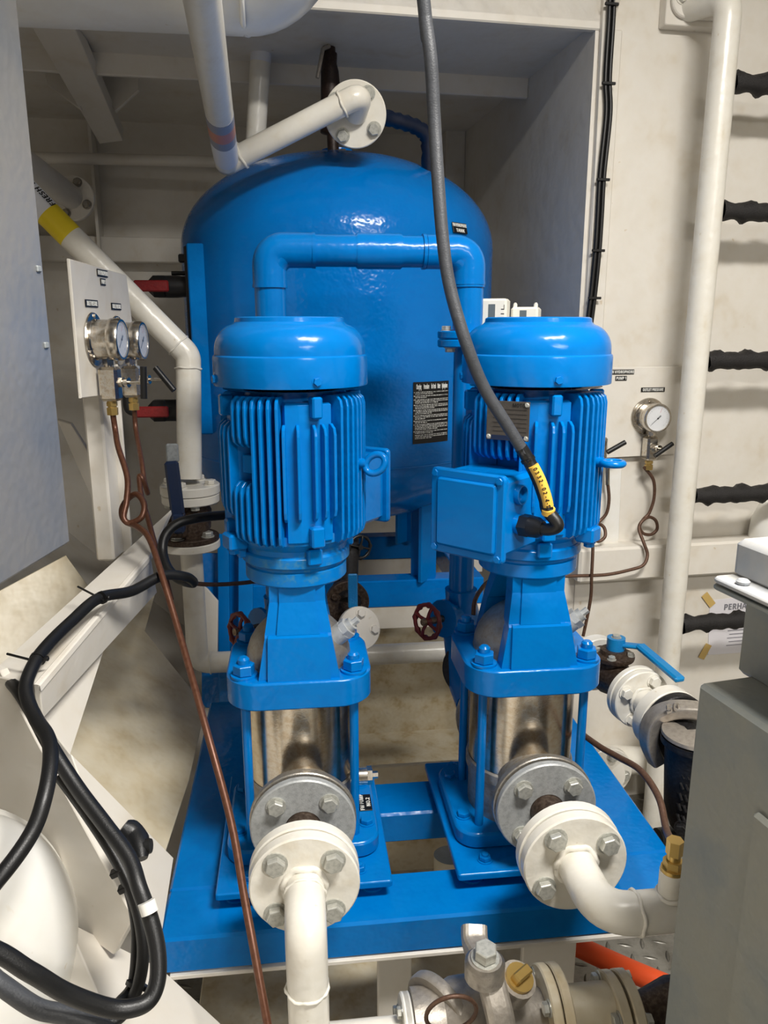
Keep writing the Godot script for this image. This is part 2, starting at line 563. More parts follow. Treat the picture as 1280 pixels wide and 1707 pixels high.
	mat("cab_lid", Color(0.7, 0.7, 0.69), 0.5, 0.0, cloud_t, 3.0, fine_n, 0.1)
	mat("cab_steel", Color(0.56, 0.56, 0.56), 0.34, 0.4, cloud_t, 1.4, fine_n, 0.08)
	mat("lamp_case", Color(0.85, 0.85, 0.83), 0.5)
	mat("worn", Color(0.6, 0.62, 0.63), 0.5, 0.3, galv_t, 9.0)
	var g := mat("glow", Color(0.95, 0.95, 0.93), 0.5)
	g.emission_enabled = true
	g.emission = Color(1, 0.97, 0.92)
	g.emission_energy_multiplier = 6.0
	var gl := mat("glass", Color(0.95, 0.97, 1.0, 0.1), 0.03)
	gl.transparency = BaseMaterial3D.TRANSPARENCY_ALPHA
	# checkered floor plate: lozenges raised in alternate directions
	var im := Image.create_empty(512, 512, false, Image.FORMAT_RGBA8)
	im.fill(Color(0.3, 0.3, 0.3))
	for cy in 8:
		for cx in 8:
			var dirv := Vector2(1, 0.35).normalized() if (cx + cy) % 2 == 0 else Vector2(-0.35, 1).normalized()
			for y in range(-30, 31):
				for x in range(-30, 31):
					var p := Vector2(x, y)
					var a := absf(p.dot(dirv)) / 27.0
					var b := absf(p.dot(Vector2(-dirv.y, dirv.x))) / 7.0
					if a * a + b < 1.0:
						im.set_pixel(posmod(cx * 64 + 32 + x, 512), posmod(cy * 64 + 32 + y, 512), Color(1, 1, 1) * (0.3 + 0.7 * sqrt(1.0 - a * a - b * 0.99)))
	im.bump_map_to_normal_map(10.0)
	mat("tread", Color(0.58, 0.57, 0.54), 0.4, 0.55, galv_t, 3.2, ImageTexture.create_from_image(im), 1.2)

func wall_box(mb: MB, u0: float, u1: float, y0: float, y1: float, w0: float, w1: float, bev := 0.0):
	# a block in the bulkhead's own directions: u along it, w out of it
	var wd := Vector3(0.9976, 0, -0.0698)
	var wn := Vector3(0.0698, 0, 0.9976)
	var e := Vector3(0.7218, 0, -1.8641)
	mb.box(e + wd * (u0 + u1) / 2 + wn * (w0 + w1) / 2 + Vector3(0, (y0 + y1) / 2, 0), Vector3(u1 - u0, y1 - y0, w1 - w0), bev, Basis(wd, Vector3.UP, wn))

func room():
	var mb := MB.new()
	mb.box(Vector3(1.4, -0.03, 2.0), Vector3(6.0, 0.06, 10.6))
	struct(mb, "floor", M.tread)
	mb = MB.new()
	mb.box(Vector3(1.4, 2.54, 2.6), Vector3(6.0, 0.06, 9.4))
	struct(mb, "ceiling", M.cream)
	# bulkhead with the ladder
	mb = MB.new()
	wall_box(mb, 0.0, 3.6, 0.0, 2.52, -0.03, 0.0)
	struct(mb, "wall_right", M.cream)
	mb = MB.new()
	wall_box(mb, -0.02, 0.028, 0.98, 1.953, -0.05, 0.012, 0.003)
	struct(mb, "trim_1", M.cream)
	mb = MB.new()
	wall_box(mb, -0.02, 3.6, 0.6721, 0.7622, -0.01, 0.06, 0.006)
	struct(mb, "trim_2", M.cream)
	mb = MB.new()
	mb.box(Vector3(4.2, 1.25, 2.5), Vector3(0.06, 2.6, 9.2))
	struct(mb, "wall_far", M.cream)
	mb = MB.new()
	mb.box(Vector3(1.4, 1.25, 7.0), Vector3(6.0, 2.6, 0.06))
	struct(mb, "wall_front", M.cream)
	# recess: side wall, back wall, low deckhead, header over its mouth
	mb = MB.new()
	wall_box(mb, -0.03, 0.0, 0.0, 2.12, -1.1, -0.004)
	struct(mb, "wall_recess", M.cream)
	mb = MB.new()
	wall_box(mb, -2.6, 0.0, 0.0, 2.12, -1.13, -1.1)
	struct(mb, "wall_back", M.cream)
	mb = MB.new()
	wall_box(mb, -2.6, 0.0, 1.97, 2.1, -1.13, 0.0)
	struct(mb, "ceiling_recess", M.cream)
	mb = MB.new()
	wall_box(mb, -2.6, 0.0, 1.953, 2.52, -0.02, 0.0, 0.003)
	struct(mb, "trim_3", M.cream)
	# deck beam under the recess deckhead, corner strip and vertical stiffeners at the back
	mb = MB.new()
	wall_box(mb, -2.6, -0.03, 1.9201, 1.975, -0.43, -0.415, 0.003)
	struct(mb, "trim_4", M.cream)
	mb = MB.new()
	wall_box(mb, -0.1, -0.03, 0.0, 1.98, -1.1, -1.02, 0.003)
	struct(mb, "trim_5", M.cream)
	for u in [-0.42, -1.28, -1.62]:
		mb = MB.new()
		wall_box(mb, u - 0.005, u + 0.005, 0.0, 1.98, -1.1, -1.0, 0.001)
		struct(mb, "trim_6" if u == -0.42 else ("trim_7" if u == -1.28 else "trim_8"), M.cream)
	mb = MB.new()
	wall_box(mb, -2.6, -0.03, 1.52, 1.6, -1.1, -1.02, 0.003)
	struct(mb, "trim_9", M.cream)
	# gusset at the mouth's upper corner
	mb = MB.new()
	var wd := Vector3(0.9976, 0, -0.0698)
	var wn := Vector3(0.0698, 0, 0.9976)
	var e := Vector3(0.7218, 0, -1.8641)
	mb.sheet([e + wd * -0.004 + Vector3(0, 1.95, 0), e + wd * -0.004 + wn * 0.22 + Vector3(0, 2.3, 0), e + wd * -0.004 + Vector3(0, 2.3, 0)], 0.012)
	struct(mb, "trim_10", M.cream)
	# sloping strut with its two gusset plates, high on the hull side
	mb = MB.new()
	mb.sheet([Vector3(-0.5601, 1.9632, -2.0033), Vector3(-0.4648, 1.9632, -1.9923), Vector3(-0.4697, 1.8297, -2.4915), Vector3(-0.5411, 1.8252, -2.5165)], 0.04)
	struct(mb, "trim_11", M.cream)
	mb = MB.new()
	mb.sheet([Vector3(-0.5256, 1.984, -2.3978), Vector3(-0.395, 1.9698, -2.3792), Vector3(-0.396, 1.9334, -2.3705), Vector3(-0.4606, 1.8764, -2.3643)], 0.01)
	struct(mb, "trim_12", M.cream)
	mb = MB.new()
	mb.sheet([Vector3(-0.6864, 1.9772, -2.363), Vector3(-0.6331, 1.9649, -2.3538), Vector3(-0.6246, 1.9309, -2.3446), Vector3(-0.538, 1.866, -2.3189), Vector3(-0.5605, 1.9649, -2.3454)], 0.01)
	struct(mb, "trim_13", M.cream)

func hull_side():
	# ship's side: upper vertical plating, lower plating that slopes in towards the skid
	var mb := MB.new()
	mb.box(Vector3(-1.25, 1.6, 2.0), Vector3(0.04, 2.0, 10.2))
	struct(mb, "wall_left", M.cream)
	mb = MB.new()
	mb.sheet([Vector3(-1.23, 0.98, 7.0), Vector3(-1.23, 0.98, -3.0), Vector3(-0.25, -0.02, -3.0), Vector3(-0.25, -0.02, 7.0)], 0.03)
	struct(mb, "wall_hull", M.cream)
	# web plate facing the viewer, with a thick free edge
	mb = MB.new()
	mb.sheet([Vector3(-0.508, 0.9092, -1.0283), Vector3(-0.3715, 0.8941, -0.9374), Vector3(-0.3238, 0.8137, -0.8995), Vector3(-0.2051, 0.6298, -0.8066), Vector3(-0.2369, 0.5661, -0.8223), Vector3(-0.3004, 0.583, -0.8654), Vector3(-0.5503, 0.6001, -1.0309)], 0.012)
	struct(mb, "trim_14", M.cream)
	# inclined side frame: face plate, web below it, bracket under the web
	mb = MB.new()
	mb.sheet([Vector3(-0.3901, 0.885, -0.9466), Vector3(-0.2617, 0.9361, -1.6171), Vector3(-0.2562, 0.9211, -1.3368), Vector3(-0.3127, 0.8907, -0.8976)], 0.01)
	struct(mb, "trim_15", M.cream)
	mb = MB.new()
	mb.sheet([Vector3(-0.3127, 0.8907, -0.8976), Vector3(-0.2562, 0.9211, -1.3368), Vector3(-0.2609, 0.8304, -1.3972), Vector3(-0.3178, 0.8391, -0.9116)], 0.008)
	struct(mb, "trim_16", M.cream)
	mb = MB.new()
	mb.sheet([Vector3(-0.3339, 0.8278, -0.947), Vector3(-0.3012, 0.8275, -1.202), Vector3(-0.3032, 0.8176, -1.1542), Vector3(-0.3046, 0.7609, -0.9585)], 0.01)
	struct(mb, "trim_17", M.cream)
	# lower longitudinal running under the web plate towards the viewer
	mb = MB.new()
	mb.sheet([Vector3(-0.2874, 0.6152, -0.8281), Vector3(-0.1943, 0.4879, -0.8798), Vector3(-0.1074, 0.3807, -0.8712), Vector3(-0.1972, 0.5273, -0.7033)], 0.03)
	struct(mb, "trim_18", M.cream)
	mb = MB.new()
	mb.sheet([Vector3(-0.3284, 0.7203, -1.0343), Vector3(-0.2037, 0.5084, -1.0722), Vector3(-0.206, 0.47, -0.9561), Vector3(-0.2509, 0.546, -0.9418)], 0.012)
	struct(mb, "trim_19", M.cream)
	# sloping margin plate between the side frame and the skid
	mb = MB.new()
	mb.sheet([Vector3(-0.4079, 0.582, -1.2635), Vector3(-0.4117, 0.6637, -1.5913), Vector3(-0.3481, 0.6837, -1.87), Vector3(-0.3478, 0.64, -1.6891), Vector3(-0.2077, 0.5073, -1.5684), Vector3(-0.2182, 0.4642, -1.357), Vector3(-0.2406, 0.4332, -1.1596), Vector3(-0.2643, 0.4244, -1.0499)], 0.012)
	struct(mb, "trim_20", M.cream_dirty)
	# plate beside the lower elbow
	mb = MB.new()
	mb.sheet([Vector3(-0.2532, 0.6967, -1.8481), Vector3(-0.2257, 0.6853, -1.8422), Vector3(-0.1988, 0.6538, -1.8314), Vector3(-0.2037, 0.5277, -1.8015), Vector3(-0.2579, 0.5277, -1.8078)], 0.01)
	struct(mb, "trim_21", M.cream)
	# cabinet side: plates behind the gauge post
	mb = MB.new()
	mb.sheet([Vector3(-0.5333, 1.104, -1.8236), Vector3(-0.5025, 1.0947, -1.8178), Vector3(-0.4059, 0.876, -1.8573), Vector3(-0.4692, 0.7412, -1.7285), Vector3(-0.5258, 0.8279, -1.7043)], 0.01)
	struct(mb, "trim_22", M.cream)
	mb = MB.new()
	mb.sheet([Vector3(-0.6108, 0.7942, -1.4989), Vector3(-0.4825, 0.8445, -1.6205), Vector3(-0.4345, 0.7773, -1.5987), Vector3(-0.4314, 0.7758, -1.3702), Vector3(-0.4919, 0.7798, -1.1711)], 0.01)
	struct(mb, "trim_23", M.cream_dirty)

func skid():
	var t := thing("pump_skid", "blue painted steel skid frame carrying the two vertical pumps", "skid", Vector3(0.2, 0.39, -1.4))
	var mb := MB.new()
	mb.box(Vector3(0.1975, 0.42, -1.0215), Vector3(0.825, 0.06, 0.103), 0.004)
	put(mb, "front_rail", M.blue, t)
	mb = MB.new()
	mb.box(Vector3(0.1975, 0.42, -1.276), Vector3(0.825 - 0.17, 0.06, 0.1), 0.004)
	put(mb, "cross_rail", M.blue, t)
	for s in [[-0.165, 0.1], [0.56, 0.1]]:
		mb = MB.new()
		mb.box(Vector3(s[0], 0.42, -1.388), Vector3(s[1], 0.06, 0.63), 0.004)
		put(mb, "side_rail", M.blue, t)
	# foundation plates under the skid, welded to the tank top
	mb = MB.new()
	mb.box(Vector3(0.1975, 0.3865, -1.016), Vector3(0.8, 0.007, 0.1), 0.001)
	struct(mb, "trim_24", M.cream)
	for x in [[0.1347, 0.055, 25], [0.3870, 0.09, 26]]:
		mb = MB.new()
		mb.box(Vector3(x[0], 0.188, -1.02), Vector3(x[1], 0.376, 0.012), 0.002)
		struct(mb, "trim_%d" % x[2], M.cream)
	mb = MB.new()
	mb.box(Vector3(0.13, 0.11, -1.35), Vector3(0.66, 0.012, 0.5), 0.002)
	struct(mb, "trim_27", M.cream_dirty)
	mb = MB.new()
	mb.box(Vector3(0.15, 0.004, -2.2), Vector3(0.96, 0.008, 1.36), 0.002)
	struct(mb, "trim_34", M.cream_dirty)
	for z in [-1.5, -2.3]:
		mb = MB.new()
		mb.box(Vector3(0.2, 0.19, z), Vector3(0.78, 0.38, 0.012), 0.002)
		struct(mb, "trim_28" if z == -1.5 else "trim_29", M.cream_dirty)

# ---------------------------------------------------------------- pressure tank
func tank():
	var c := Vector3(0.128, 0, -2.156)
	var t := thing("pressure_tank", "large blue domed pressure tank standing behind the two pumps", "tank", c + Vector3(0, 0.45, 0))
	var mb := MB.new()
	var R := 0.405
	var prof := [Vector2(0, 0.79)]
	for k in range(1, 13):
		var a := PI / 2 * k / 12
		prof.append(Vector2(R * sin(a), 0.985 - 0.195 * cos(a)))
	prof.append(Vector2(R, 1.25))
	for k in range(0, 19):
		var a := PI / 2 * k / 18
		prof.append(Vector2(R * pow(cos(a), 0.92), 1.5 + 0.235 * sin(a)))
	mb.lathe(prof, 96, Transform3D(Basis.IDENTITY, c))
	put(mb, "shell", M.blue_tank, t)
	mb = MB.new()
	mb.lathe([Vector2(R - 0.002, 0.983), Vector2(R + 0.0015, 0.985), Vector2(R + 0.0015, 0.989), Vector2(R - 0.002, 0.991)], 96, Transform3D(Basis.IDENTITY, c))
	put(mb, "weld_seam", M.blue_tank, t)
	for a in [0.84, 2.3, -2.3, -0.68]:
		mb = MB.new()
		var b := Basis(Vector3.UP, a)
		mb.box(c + b * Vector3(0, 0.77, 0.29), Vector3(0.075, 0.25, 0.012), 0.002, b)
		mb.box(c + b * Vector3(0, 0.77, 0.265), Vector3(0.012, 0.25, 0.05), 0.002, b)
		put(mb, "leg", M.blue, t)
	# base frame of the tank and the seat it is bolted to
	for z in [-1.98, -2.42]:
		mb = MB.new()
		mb.box(Vector3(0.128, 0.612, z), Vector3(0.74, 0.075, 0.06), 0.003)
		put(mb, "base_rail", M.blue_tank, t)
	for x in [-0.21, 0.466]:
		mb = MB.new()
		mb.box(Vector3(x, 0.612, -2.2), Vector3(0.06, 0.075, 0.38), 0.003)
		put(mb, "base_rail", M.blue_tank, t)
	for z in [-1.96, -2.42]:
		mb = MB.new()
		mb.box(Vector3(0.3, 0.543, z), Vector3(0.62, 0.064, 0.012), 0.002)
		mb.box(Vector3(0.3, 0.571, z - 0.03), Vector3(0.62, 0.008, 0.07), 0.001)
		struct(mb, "trim_30" if z == -1.96 else "trim_31", M.cream)
		for x in [0.02, 0.56]:
			mb = MB.new()
			mb.box(Vector3(x, 0.26, z - 0.02), Vector3(0.05, 0.52, 0.03), 0.002)
			struct(mb, "trim_32" if x < 0.1 else "trim_33", M.cream)
	mb = MB.new()
	mb.sheet([Vector3(-0.245, 0.7455, -1.9418), Vector3(-0.1414, 0.7455, -1.9298), Vector3(-0.152, 0.3605, -1.838), Vector3(-0.2557, 0.3605, -1.8499)], 0.01)
	put(mb, "skirt_plate", M.blue_tank, t)
	for q in [[Vector3(-0.2, 0.8037, -1.9092), Vector3(-0.1716, 0.8037, -1.9059), Vector3(-0.1786, 0.387, -1.806), Vector3(-0.207, 0.387, -1.8093)], [Vector3(-0.1469, 0.8064, -1.8934), Vector3(-0.1112, 0.8064, -1.8892), Vector3(-0.1227, 0.3917, -1.7904), Vector3(-0.1584, 0.3917, -1.7945)]]:
		mb = MB.new()
		mb.sheet(q, 0.012)
		put(mb, "stay", M.blue, t)
	# instruction plate, bent to the shell
	var im := Image.create_empty(256, 384, false, Image.FORMAT_RGB8)
	im.fill(Color(0.03, 0.03, 0.035))
	var y := 60
	var para := [2, 2, 3, 3, 3, 3, 2, 4, 2, 3]
	for pi_ in para.size():
		for ln in para[pi_]:
			var x := 14 if ln > 0 or pi_ == 9 else 4
			var stop := 248 if ln < para[pi_] - 1 else 60 + rng.randi() % 120
			while x < stop:
				var w := 4 + rng.randi() % 16
				for xx in range(x, mini(x + w, 250)):
					if rng.randf() < 0.86:
						im.fill_rect(Rect2i(xx, y + rng.randi() % 2, 1, 4 + rng.randi() % 3), Color(0.85, 0.85, 0.83))
				x += w + 3
			y += 10
		y += 3
	mat("instruction_print", Color.WHITE, 0.5)
	M.instruction_print.albedo_texture = ImageTexture.create_from_image(im)
	mb = MB.new()
	var ya := 1.0415
	var yb := 1.1849
	var A := 0.365
	var B := 0.625
	for k in 8:
		var a0 := lerpf(A, B, k / 8.0)
		var a1 := lerpf(A, B, (k + 1) / 8.0)
		var r := R + 0.0015
		var p := [c + Vector3(sin(a0) * r, yb, cos(a0) * r), c + Vector3(sin(a1) * r, yb, cos(a1) * r), c + Vector3(sin(a1) * r, ya, cos(a1) * r), c + Vector3(sin(a0) * r, ya, cos(a0) * r)]
		var n0 := Vector3(sin(a0), 0, cos(a0))
		var n1 := Vector3(sin(a1), 0, cos(a1))
		var u0 := Vector2(k / 8.0, 0)
		var u1 := Vector2((k + 1) / 8.0, 0)
		mb.tri(p[0], p[1], p[2], n0, n1, n1, u0, u1, u1 + Vector2(0, 1))
		mb.tri(p[0], p[2], p[3], n0, n1, n0, u0, u1 + Vector2(0, 1), u0 + Vector2(0, 1))
	var pl := put(mb, "instruction_plate", M.instruction_print, t, "black plate with lines of small white print")
	var am := (A + B) / 2
	for w in [["Charging", A + 0.035], ["Procedure", A + 0.087], ["for Fresh", A + 0.138], ["Water", A + 0.178], ["Hydrophore", A + 0.223]]:
		var a: float = w[1]
		letters(pl, w[0], c + Vector3(sin(a) * (R + 0.0028), yb - 0.011, cos(a) * (R + 0.0028)), Vector3(cos(a), 0, -sin(a)), Vector3.UP, 0.011, "white_ink", "lettering", 0.21)
	# name tag high on the dome
	var q := Vector3(0.3958, 1.5078, -1.84)
	var ang := 0.7
	var ty: float = q.y + 0.021
	var tr := R * sqrt(1.0 - pow((ty - 1.5) / 0.235, 2)) + 0.002
	tag(t, ["FW HYDROPHORE", "TANK"], c + Vector3(sin(ang) * tr, ty, cos(ang) * tr), Vector3(cos(ang), 0, -sin(ang)), Vector3(-sin(ang) * 0.25, 1, -cos(ang) * 0.25), 0.052, 0.024)
	# boss on the crown
	mb = MB.new()
	mb.lathe([Vector2(0, 1.72), Vector2(0.04, 1.72), Vector2(0.04, 1.75), Vector2(0.024, 1.755), Vector2(0, 1.755)], 28, Transform3D(Basis.IDENTITY, c))
	put(mb, "crown_boss", M.blue_tank, t)

	# level gauge guard with its two cocks
	t = thing("level_gauge", "tall blue channel guard of the tank level gauge with red handled cocks", "level gauge", Vector3(-0.231, 1.063, -1.8926))
	var top := Vector3(-0.2249, 1.4892, -1.9949)
	var bot := Vector3(-0.1995, 1.0602, -1.8883)
	mb = MB.new()
	mb.box((top + bot) / 2, Vector3(0.05, top.distance_to(bot), 0.05), 0.003)
	put(mb, "guard", M.blue, t)
	mb = MB.new()
	mb.box((top + bot) / 2 + Vector3(-0.028, 0, -0.01), Vector3(0.012, top.distance_to(bot) * 0.98, 0.03), 0.002)
	put(mb, "sight_glass", M.black, t)
	for k in 2:
		var v: Vector3 = [Vector3(-0.2818, 1.4023, -1.9805), Vector3(-0.2897, 1.1134, -1.9116)][k]
		mb = MB.new()
		mb.tube([v + Vector3(0.05, 0, 0), v + Vector3(0.01, 0, 0), v + Vector3(-0.035, 0, 0)], [0.022, 0.026, 0.026], 16)
		mb.box(v + Vector3(-0.03, 0, 0), Vector3(0.05, 0.05, 0.05), 0.012)
		var body := put(mb, "cock", M.black, t)
		mb = MB.new()
		mb.box(v + Vector3(-0.045, 0, 0.032), Vector3(0.08, 0.026, 0.008), 0.003)
		put(mb, "grip", M.red, body, "red grip")
		mb = MB.new()
		mb.tube(fillet([v + Vector3(-0.06, 0, 0.01), v + Vector3(-0.1, 0, 0.02), v + Vector3(-0.1, -0.05 if k == 0 else 0.08, 0.02)], 0.015), 0.011, 10)
		put(mb, "stem", M.black, body)
	mb = MB.new()
	mb.box(top + Vector3(-0.03, -0.02, -0.01), Vector3(0.025, 0.02, 0.02), 0.003)
	mb.tube([top + Vector3(-0.02, -0.055, 0), top + Vector3(-0.06, -0.055, 0)], 0.005, 8)
	put(mb, "vent_cock", M.black, t)

# ---------------------------------------------------------------- pumps
func fin_mesh(y0: float, y1: float, r0: float, r1: float) -> Mesh:
	var key := "fin_%.3f_%.3f_%.3f" % [y0, y1, r1]
	if not shared.has(key):
		var mb := MB.new()
		var cut := 0.012
		var pl := PackedVector2Array([Vector2(r0, y0), Vector2(r1 - cut * 0.8, y0), Vector2(r1 - cut * 0.2, y0 + cut * 0.5), Vector2(r1, y0 + cut * 1.3), Vector2(r1, y1 - cut * 1.3), Vector2(r1 - cut * 0.2, y1 - cut * 0.5), Vector2(r1 - cut * 0.8, y1), Vector2(r0, y1)])
		mb.prism(pl, -0.0024, 0.0024, 0.001, Transform3D(Basis(Vector3.BACK, Vector3.RIGHT, Vector3.UP), Vector3.ZERO))
		shared[key] = mb.mesh(M.blue)
	return shared[key]

func fin(parent: Node3D, az: float, y0: float, y1: float, r1 := 0.1095, r0 := 0.067):
	var o := MeshInstance3D.new()
	o.mesh = fin_mesh(y0, y1, r0, r1)
	o.name = "fin"
	parent.add_child(o, true)
	o.transform = parent.global_transform.affine_inverse() * frame * Transform3D(Basis(Vector3.UP, deg_to_rad(az)), Vector3.ZERO)

func az(deg: float) -> Basis:
	return Basis(Vector3.UP, deg_to_rad(deg))

# block whose cross-section changes with height: rows of [y, half width, z front, z back]
func stack(mb: MB, rows: Array, turn := Basis.IDENTITY):
	for i in rows.size() - 1:
		var a: Array = rows[i]
		var b: Array = rows[i + 1]
		var f := func(r: Array, sx: float, front: bool): return turn * Vector3(sx * r[1], r[0], r[2] if front else r[3])
		mb.flat(f.call(a, -1, true), f.call(a, 1, true), f.call(b, 1, true), f.call(b, -1, true), turn * Vector3(0, 0, 1))
		mb.flat(f.call(a, -1, false), f.call(a, 1, false), f.call(b, 1, false), f.call(b, -1, false), turn * Vector3(0, 0, -1))
		for sx in [-1.0, 1.0]:
			mb.flat(f.call(a, sx, true), f.call(a, sx, false), f.call(b, sx, false), f.call(b, sx, true), turn * Vector3(sx, 0, 0))
	for e in [[rows[0], Vector3.DOWN if rows[0][0] < rows[1][0] else Vector3.UP], [rows[-1], Vector3.UP if rows[0][0] < rows[1][0] else Vector3.DOWN]]:
		var r: Array = e[0]
		mb.flat(turn * Vector3(-r[1], r[0], r[2]), turn * Vector3(r[1], r[0], r[2]), turn * Vector3(r[1], r[0], r[3]), turn * Vector3(-r[1], r[0], r[3]), e[1])

func make_pump(label: String, p: Vector3, off: float, box_az: float, second: bool) -> Node3D:
	var t := thing("booster_pump", label, "pump", p, "vertical pumps on the skid")
	frame = t.global_transform
	var mb := MB.new()
	# sole plate on four spacer nuts
	mb.prism(round_rect(0.268, 0.32, 0.004, 2), 0.02, 0.032, 0.002, Transform3D(Basis.IDENTITY, Vector3(0, 0, -0.01)))
	var sole := put(mb, "sole_plate", M.blue, t)
	for k in [[-1, 0.115], [1, 0.115], [-1, -0.14], [1, -0.14]]:
		bolt(sole, Vector3(k[0] * 0.105, 0.0, k[1]), Vector3.UP, 0.016, 0.02, "blue", 0.0, 0.3, "spacer")
		bolt(sole, Vector3(k[0] * 0.085, 0.032, k[1] * 1.04), Vector3.UP, 0.01, 0.009, "blue", 0.004)
	# cast foot
	mb = MB.new()
	mb.prism(round_rect(0.244, 0.212, 0.035, 8), 0.032, 0.06, 0.004, Transform3D(Basis.IDENTITY, Vector3(0, 0, -0.012)), 0.4)
	var foot := put(mb, "foot", M.blue, t)
	for k in [[-1, 0.042], [1, 0.042], [-1, -0.075], [1, -0.075]]:
		bolt(foot, Vector3(k[0] * 0.104, 0.06, k[1]), Vector3.UP, 0.011, 0.009, "blue", 0.0, 0.5)
	# pump casing in cast stainless with a port to the front and one to the rear
	mb = MB.new()
	mb.lathe([Vector2(0, 0.06), Vector2(0.085, 0.06), Vector2(0.085, 0.1), Vector2(0.0865, 0.128), Vector2(0.09, 0.13), Vector2(0.09, 0.146), Vector2(0.087, 0.149)], 56)
	put(mb, "casing", M.cast_steel, t)
	for sg in [1.0, -1.0]:
		mb = MB.new()
		mb.lathe([Vector2(0.055, 0.05), Vector2(0.055, 0.125), Vector2(0.079, 0.127), Vector2(0.08, 0.129), Vector2(0.08, 0.138), Vector2(0.0785, 0.1395), Vector2(0, 0.1395)], 48, Transform3D(Basis(Vector3.RIGHT, sg * PI / 2), Vector3(0, 0.14, 0)))
		put(mb, "port", M.cast_steel, t)
		mb = MB.new()
		ring(mb, 0.078, 0.027, 0.143, 0.156, Transform3D(Basis(Vector3.RIGHT, sg * PI / 2), Vector3(0, 0.14, 0)), 0.002, 56)
		var fl := put(mb, "companion_flange", M.galv, t, "grey galvanised flange")
		for k in 4:
			var a := PI / 4 + k * PI / 2
			bolt(fl, Vector3(cos(a) * 0.055, 0.14 + sin(a) * 0.055, sg * 0.156), Vector3(0, 0, sg), 0.0122, 0.011, "bolt_steel", 0.0, 0.2 + k * 0.4)
	# stainless sleeve
	mb = MB.new()
	mb.lathe([Vector2(0.0865, 0.146), Vector2(0.0865, 0.3)], 64)
	put(mb, "sleeve", M.steel, t, "polished stainless sleeve")
	# tie rods
	for k in [[-1, 1], [1, 1], [-1, -1], [1, -1]]:
		mb = MB.new()
		mb.tube([Vector3(k[0] * 0.083, 0.055, k[1] * 0.066), Vector3(k[0] * 0.083, 0.31, k[1] * 0.066)], 0.0072, 14)
		put(mb, "tie_rod", M.blue, t)
	# head: rounded square ring with acorn nuts, grey bell in its middle
	mb = MB.new()
	mb.prism(round_rect(0.222, 0.196, 0.052, 10), 0.3, 0.345, 0.003, Transform3D.IDENTITY, 0.4)
	var head := put(mb, "head", M.blue, t)
	for k in [[-1, 1], [1, 1], [-1, -1], [1, -1]]:
		bolt(head, Vector3(k[0] * 0.083, 0.345, k[1] * 0.066), Vector3.UP, 0.0165, 0.02, "blue", 0.011, 0.25, "nut")
	mb = MB.new()
	var pr := [Vector2(0.0865, 0.342)]
	for k in range(0, 9):
		var a := PI / 2 * k / 8
		pr.append(Vector2(0.083 * cos(a), 0.346 + 0.078 * sin(a)))
	mb.lathe(pr, 48)
	put(mb, "bell", M.cast_steel, t, "grey cast bell under the motor stool")
	# vent plug on the bell
	var vp := Vector3(0.062, 0.39, 0.03)
	var vd := Vector3(0.72, 0.62, 0.12).normalized()
	mb = MB.new()
	mb.tube([vp - vd * 0.02, vp + vd * 0.012], 0.016, 20)
	mb.tube([vp + vd * 0.012, vp + vd * 0.022], 0.017, 6)
	mb.tube([vp + vd * 0.022, vp + vd * 0.03], 0.011, 14)
	mb.tube([vp + vd * 0.03, vp + vd * 0.041], 0.0055, 6)
	put(mb, "vent_plug", M.galv, t)
	# motor stool: two legs that spread towards the head, tied by a ring at the top
	for s in [0.0, PI]:
		mb = MB.new()
		var b := Basis(Vector3.UP, s)
		stack(mb, [[0.488, 0.0415, 0.064, 0.03], [0.46, 0.0415, 0.064, 0.03], [0.414, 0.0495, 0.078, 0.05], [0.41, 0.0495, 0.081, 0.055], [0.344, 0.061, 0.088, 0.062]], b)
		stack(mb, [[0.414, 0.0445, 0.0815, 0.075], [0.411, 0.045, 0.087, 0.075], [0.344, 0.047, 0.0935, 0.08]], b)
		stack(mb, [[0.488, 0.027, 0.068, 0.05], [0.46, 0.027, 0.068, 0.05], [0.414, 0.032, 0.0825, 0.06]], b)
		put(mb, "stool_leg", M.blue, t)
	mb = MB.new()
	mb.tube([Vector3(0, 0.4, 0), Vector3(0, 0.5, 0)], 0.022, 18)
	put(mb, "coupling", M.iron, t)
	mb = MB.new()
	mb.lathe([Vector2(0, 0.484), Vector2(0.075, 0.484), Vector2(0.078, 0.487), Vector2(0.078, 0.506), Vector2(0.075, 0.508), Vector2(0.075, 0.513), Vector2(0.081, 0.514), Vector2(0.083, 0.516), Vector2(0.083, 0.529), Vector2(0.0815, 0.531), Vector2(0.079, 0.532), Vector2(0.079, 0.54), Vector2(0.092, 0.553), Vector2(0.092, 0.566), Vector2(0, 0.566)], 56)
	put(mb, "motor_flange", M.blue if second else M.blue_scuffed, t)

	# ---- motor
	mb = MB.new()
	mb.lathe([Vector2(0.07, 0.56), Vector2(0.0705, 0.77), Vector2(0.1, 0.772)], 56)
	var frame_ := put(mb, "stator_frame", M.blue, t)
	# raised pads where the finning is interrupted, every quarter turn
	for k in 4:
		var a := off + 90.0 * k
		mb = MB.new()
		var w := 0.066
		mb.prism(PackedVector2Array([Vector2(-w / 2 - 0.004, 0.062), Vector2(w / 2 + 0.004, 0.062), Vector2(w / 2, 0.0905), Vector2(w * 0.22, 0.0945), Vector2(-w * 0.22, 0.0945), Vector2(-w / 2, 0.0905)]), 0.556, 0.757, 0.003, Transform3D(az(a), Vector3.ZERO))
		put(mb, "pad", M.blue, frame_)
		for e in [-21.0, -10.0, 3.0, 11.0, 19.0]:
			fin(frame_, a + e, 0.59, 0.728, 0.1105 - absf(e) * 0.0001)
		mb = MB.new()
		mb.box(az(a + 5.0) * Vector3(0, 0.751, 0.099), Vector3(0.015, 0.03, 0.02), 0.0025, az(a + 5.0))
		put(mb, "lug", M.blue, frame_)
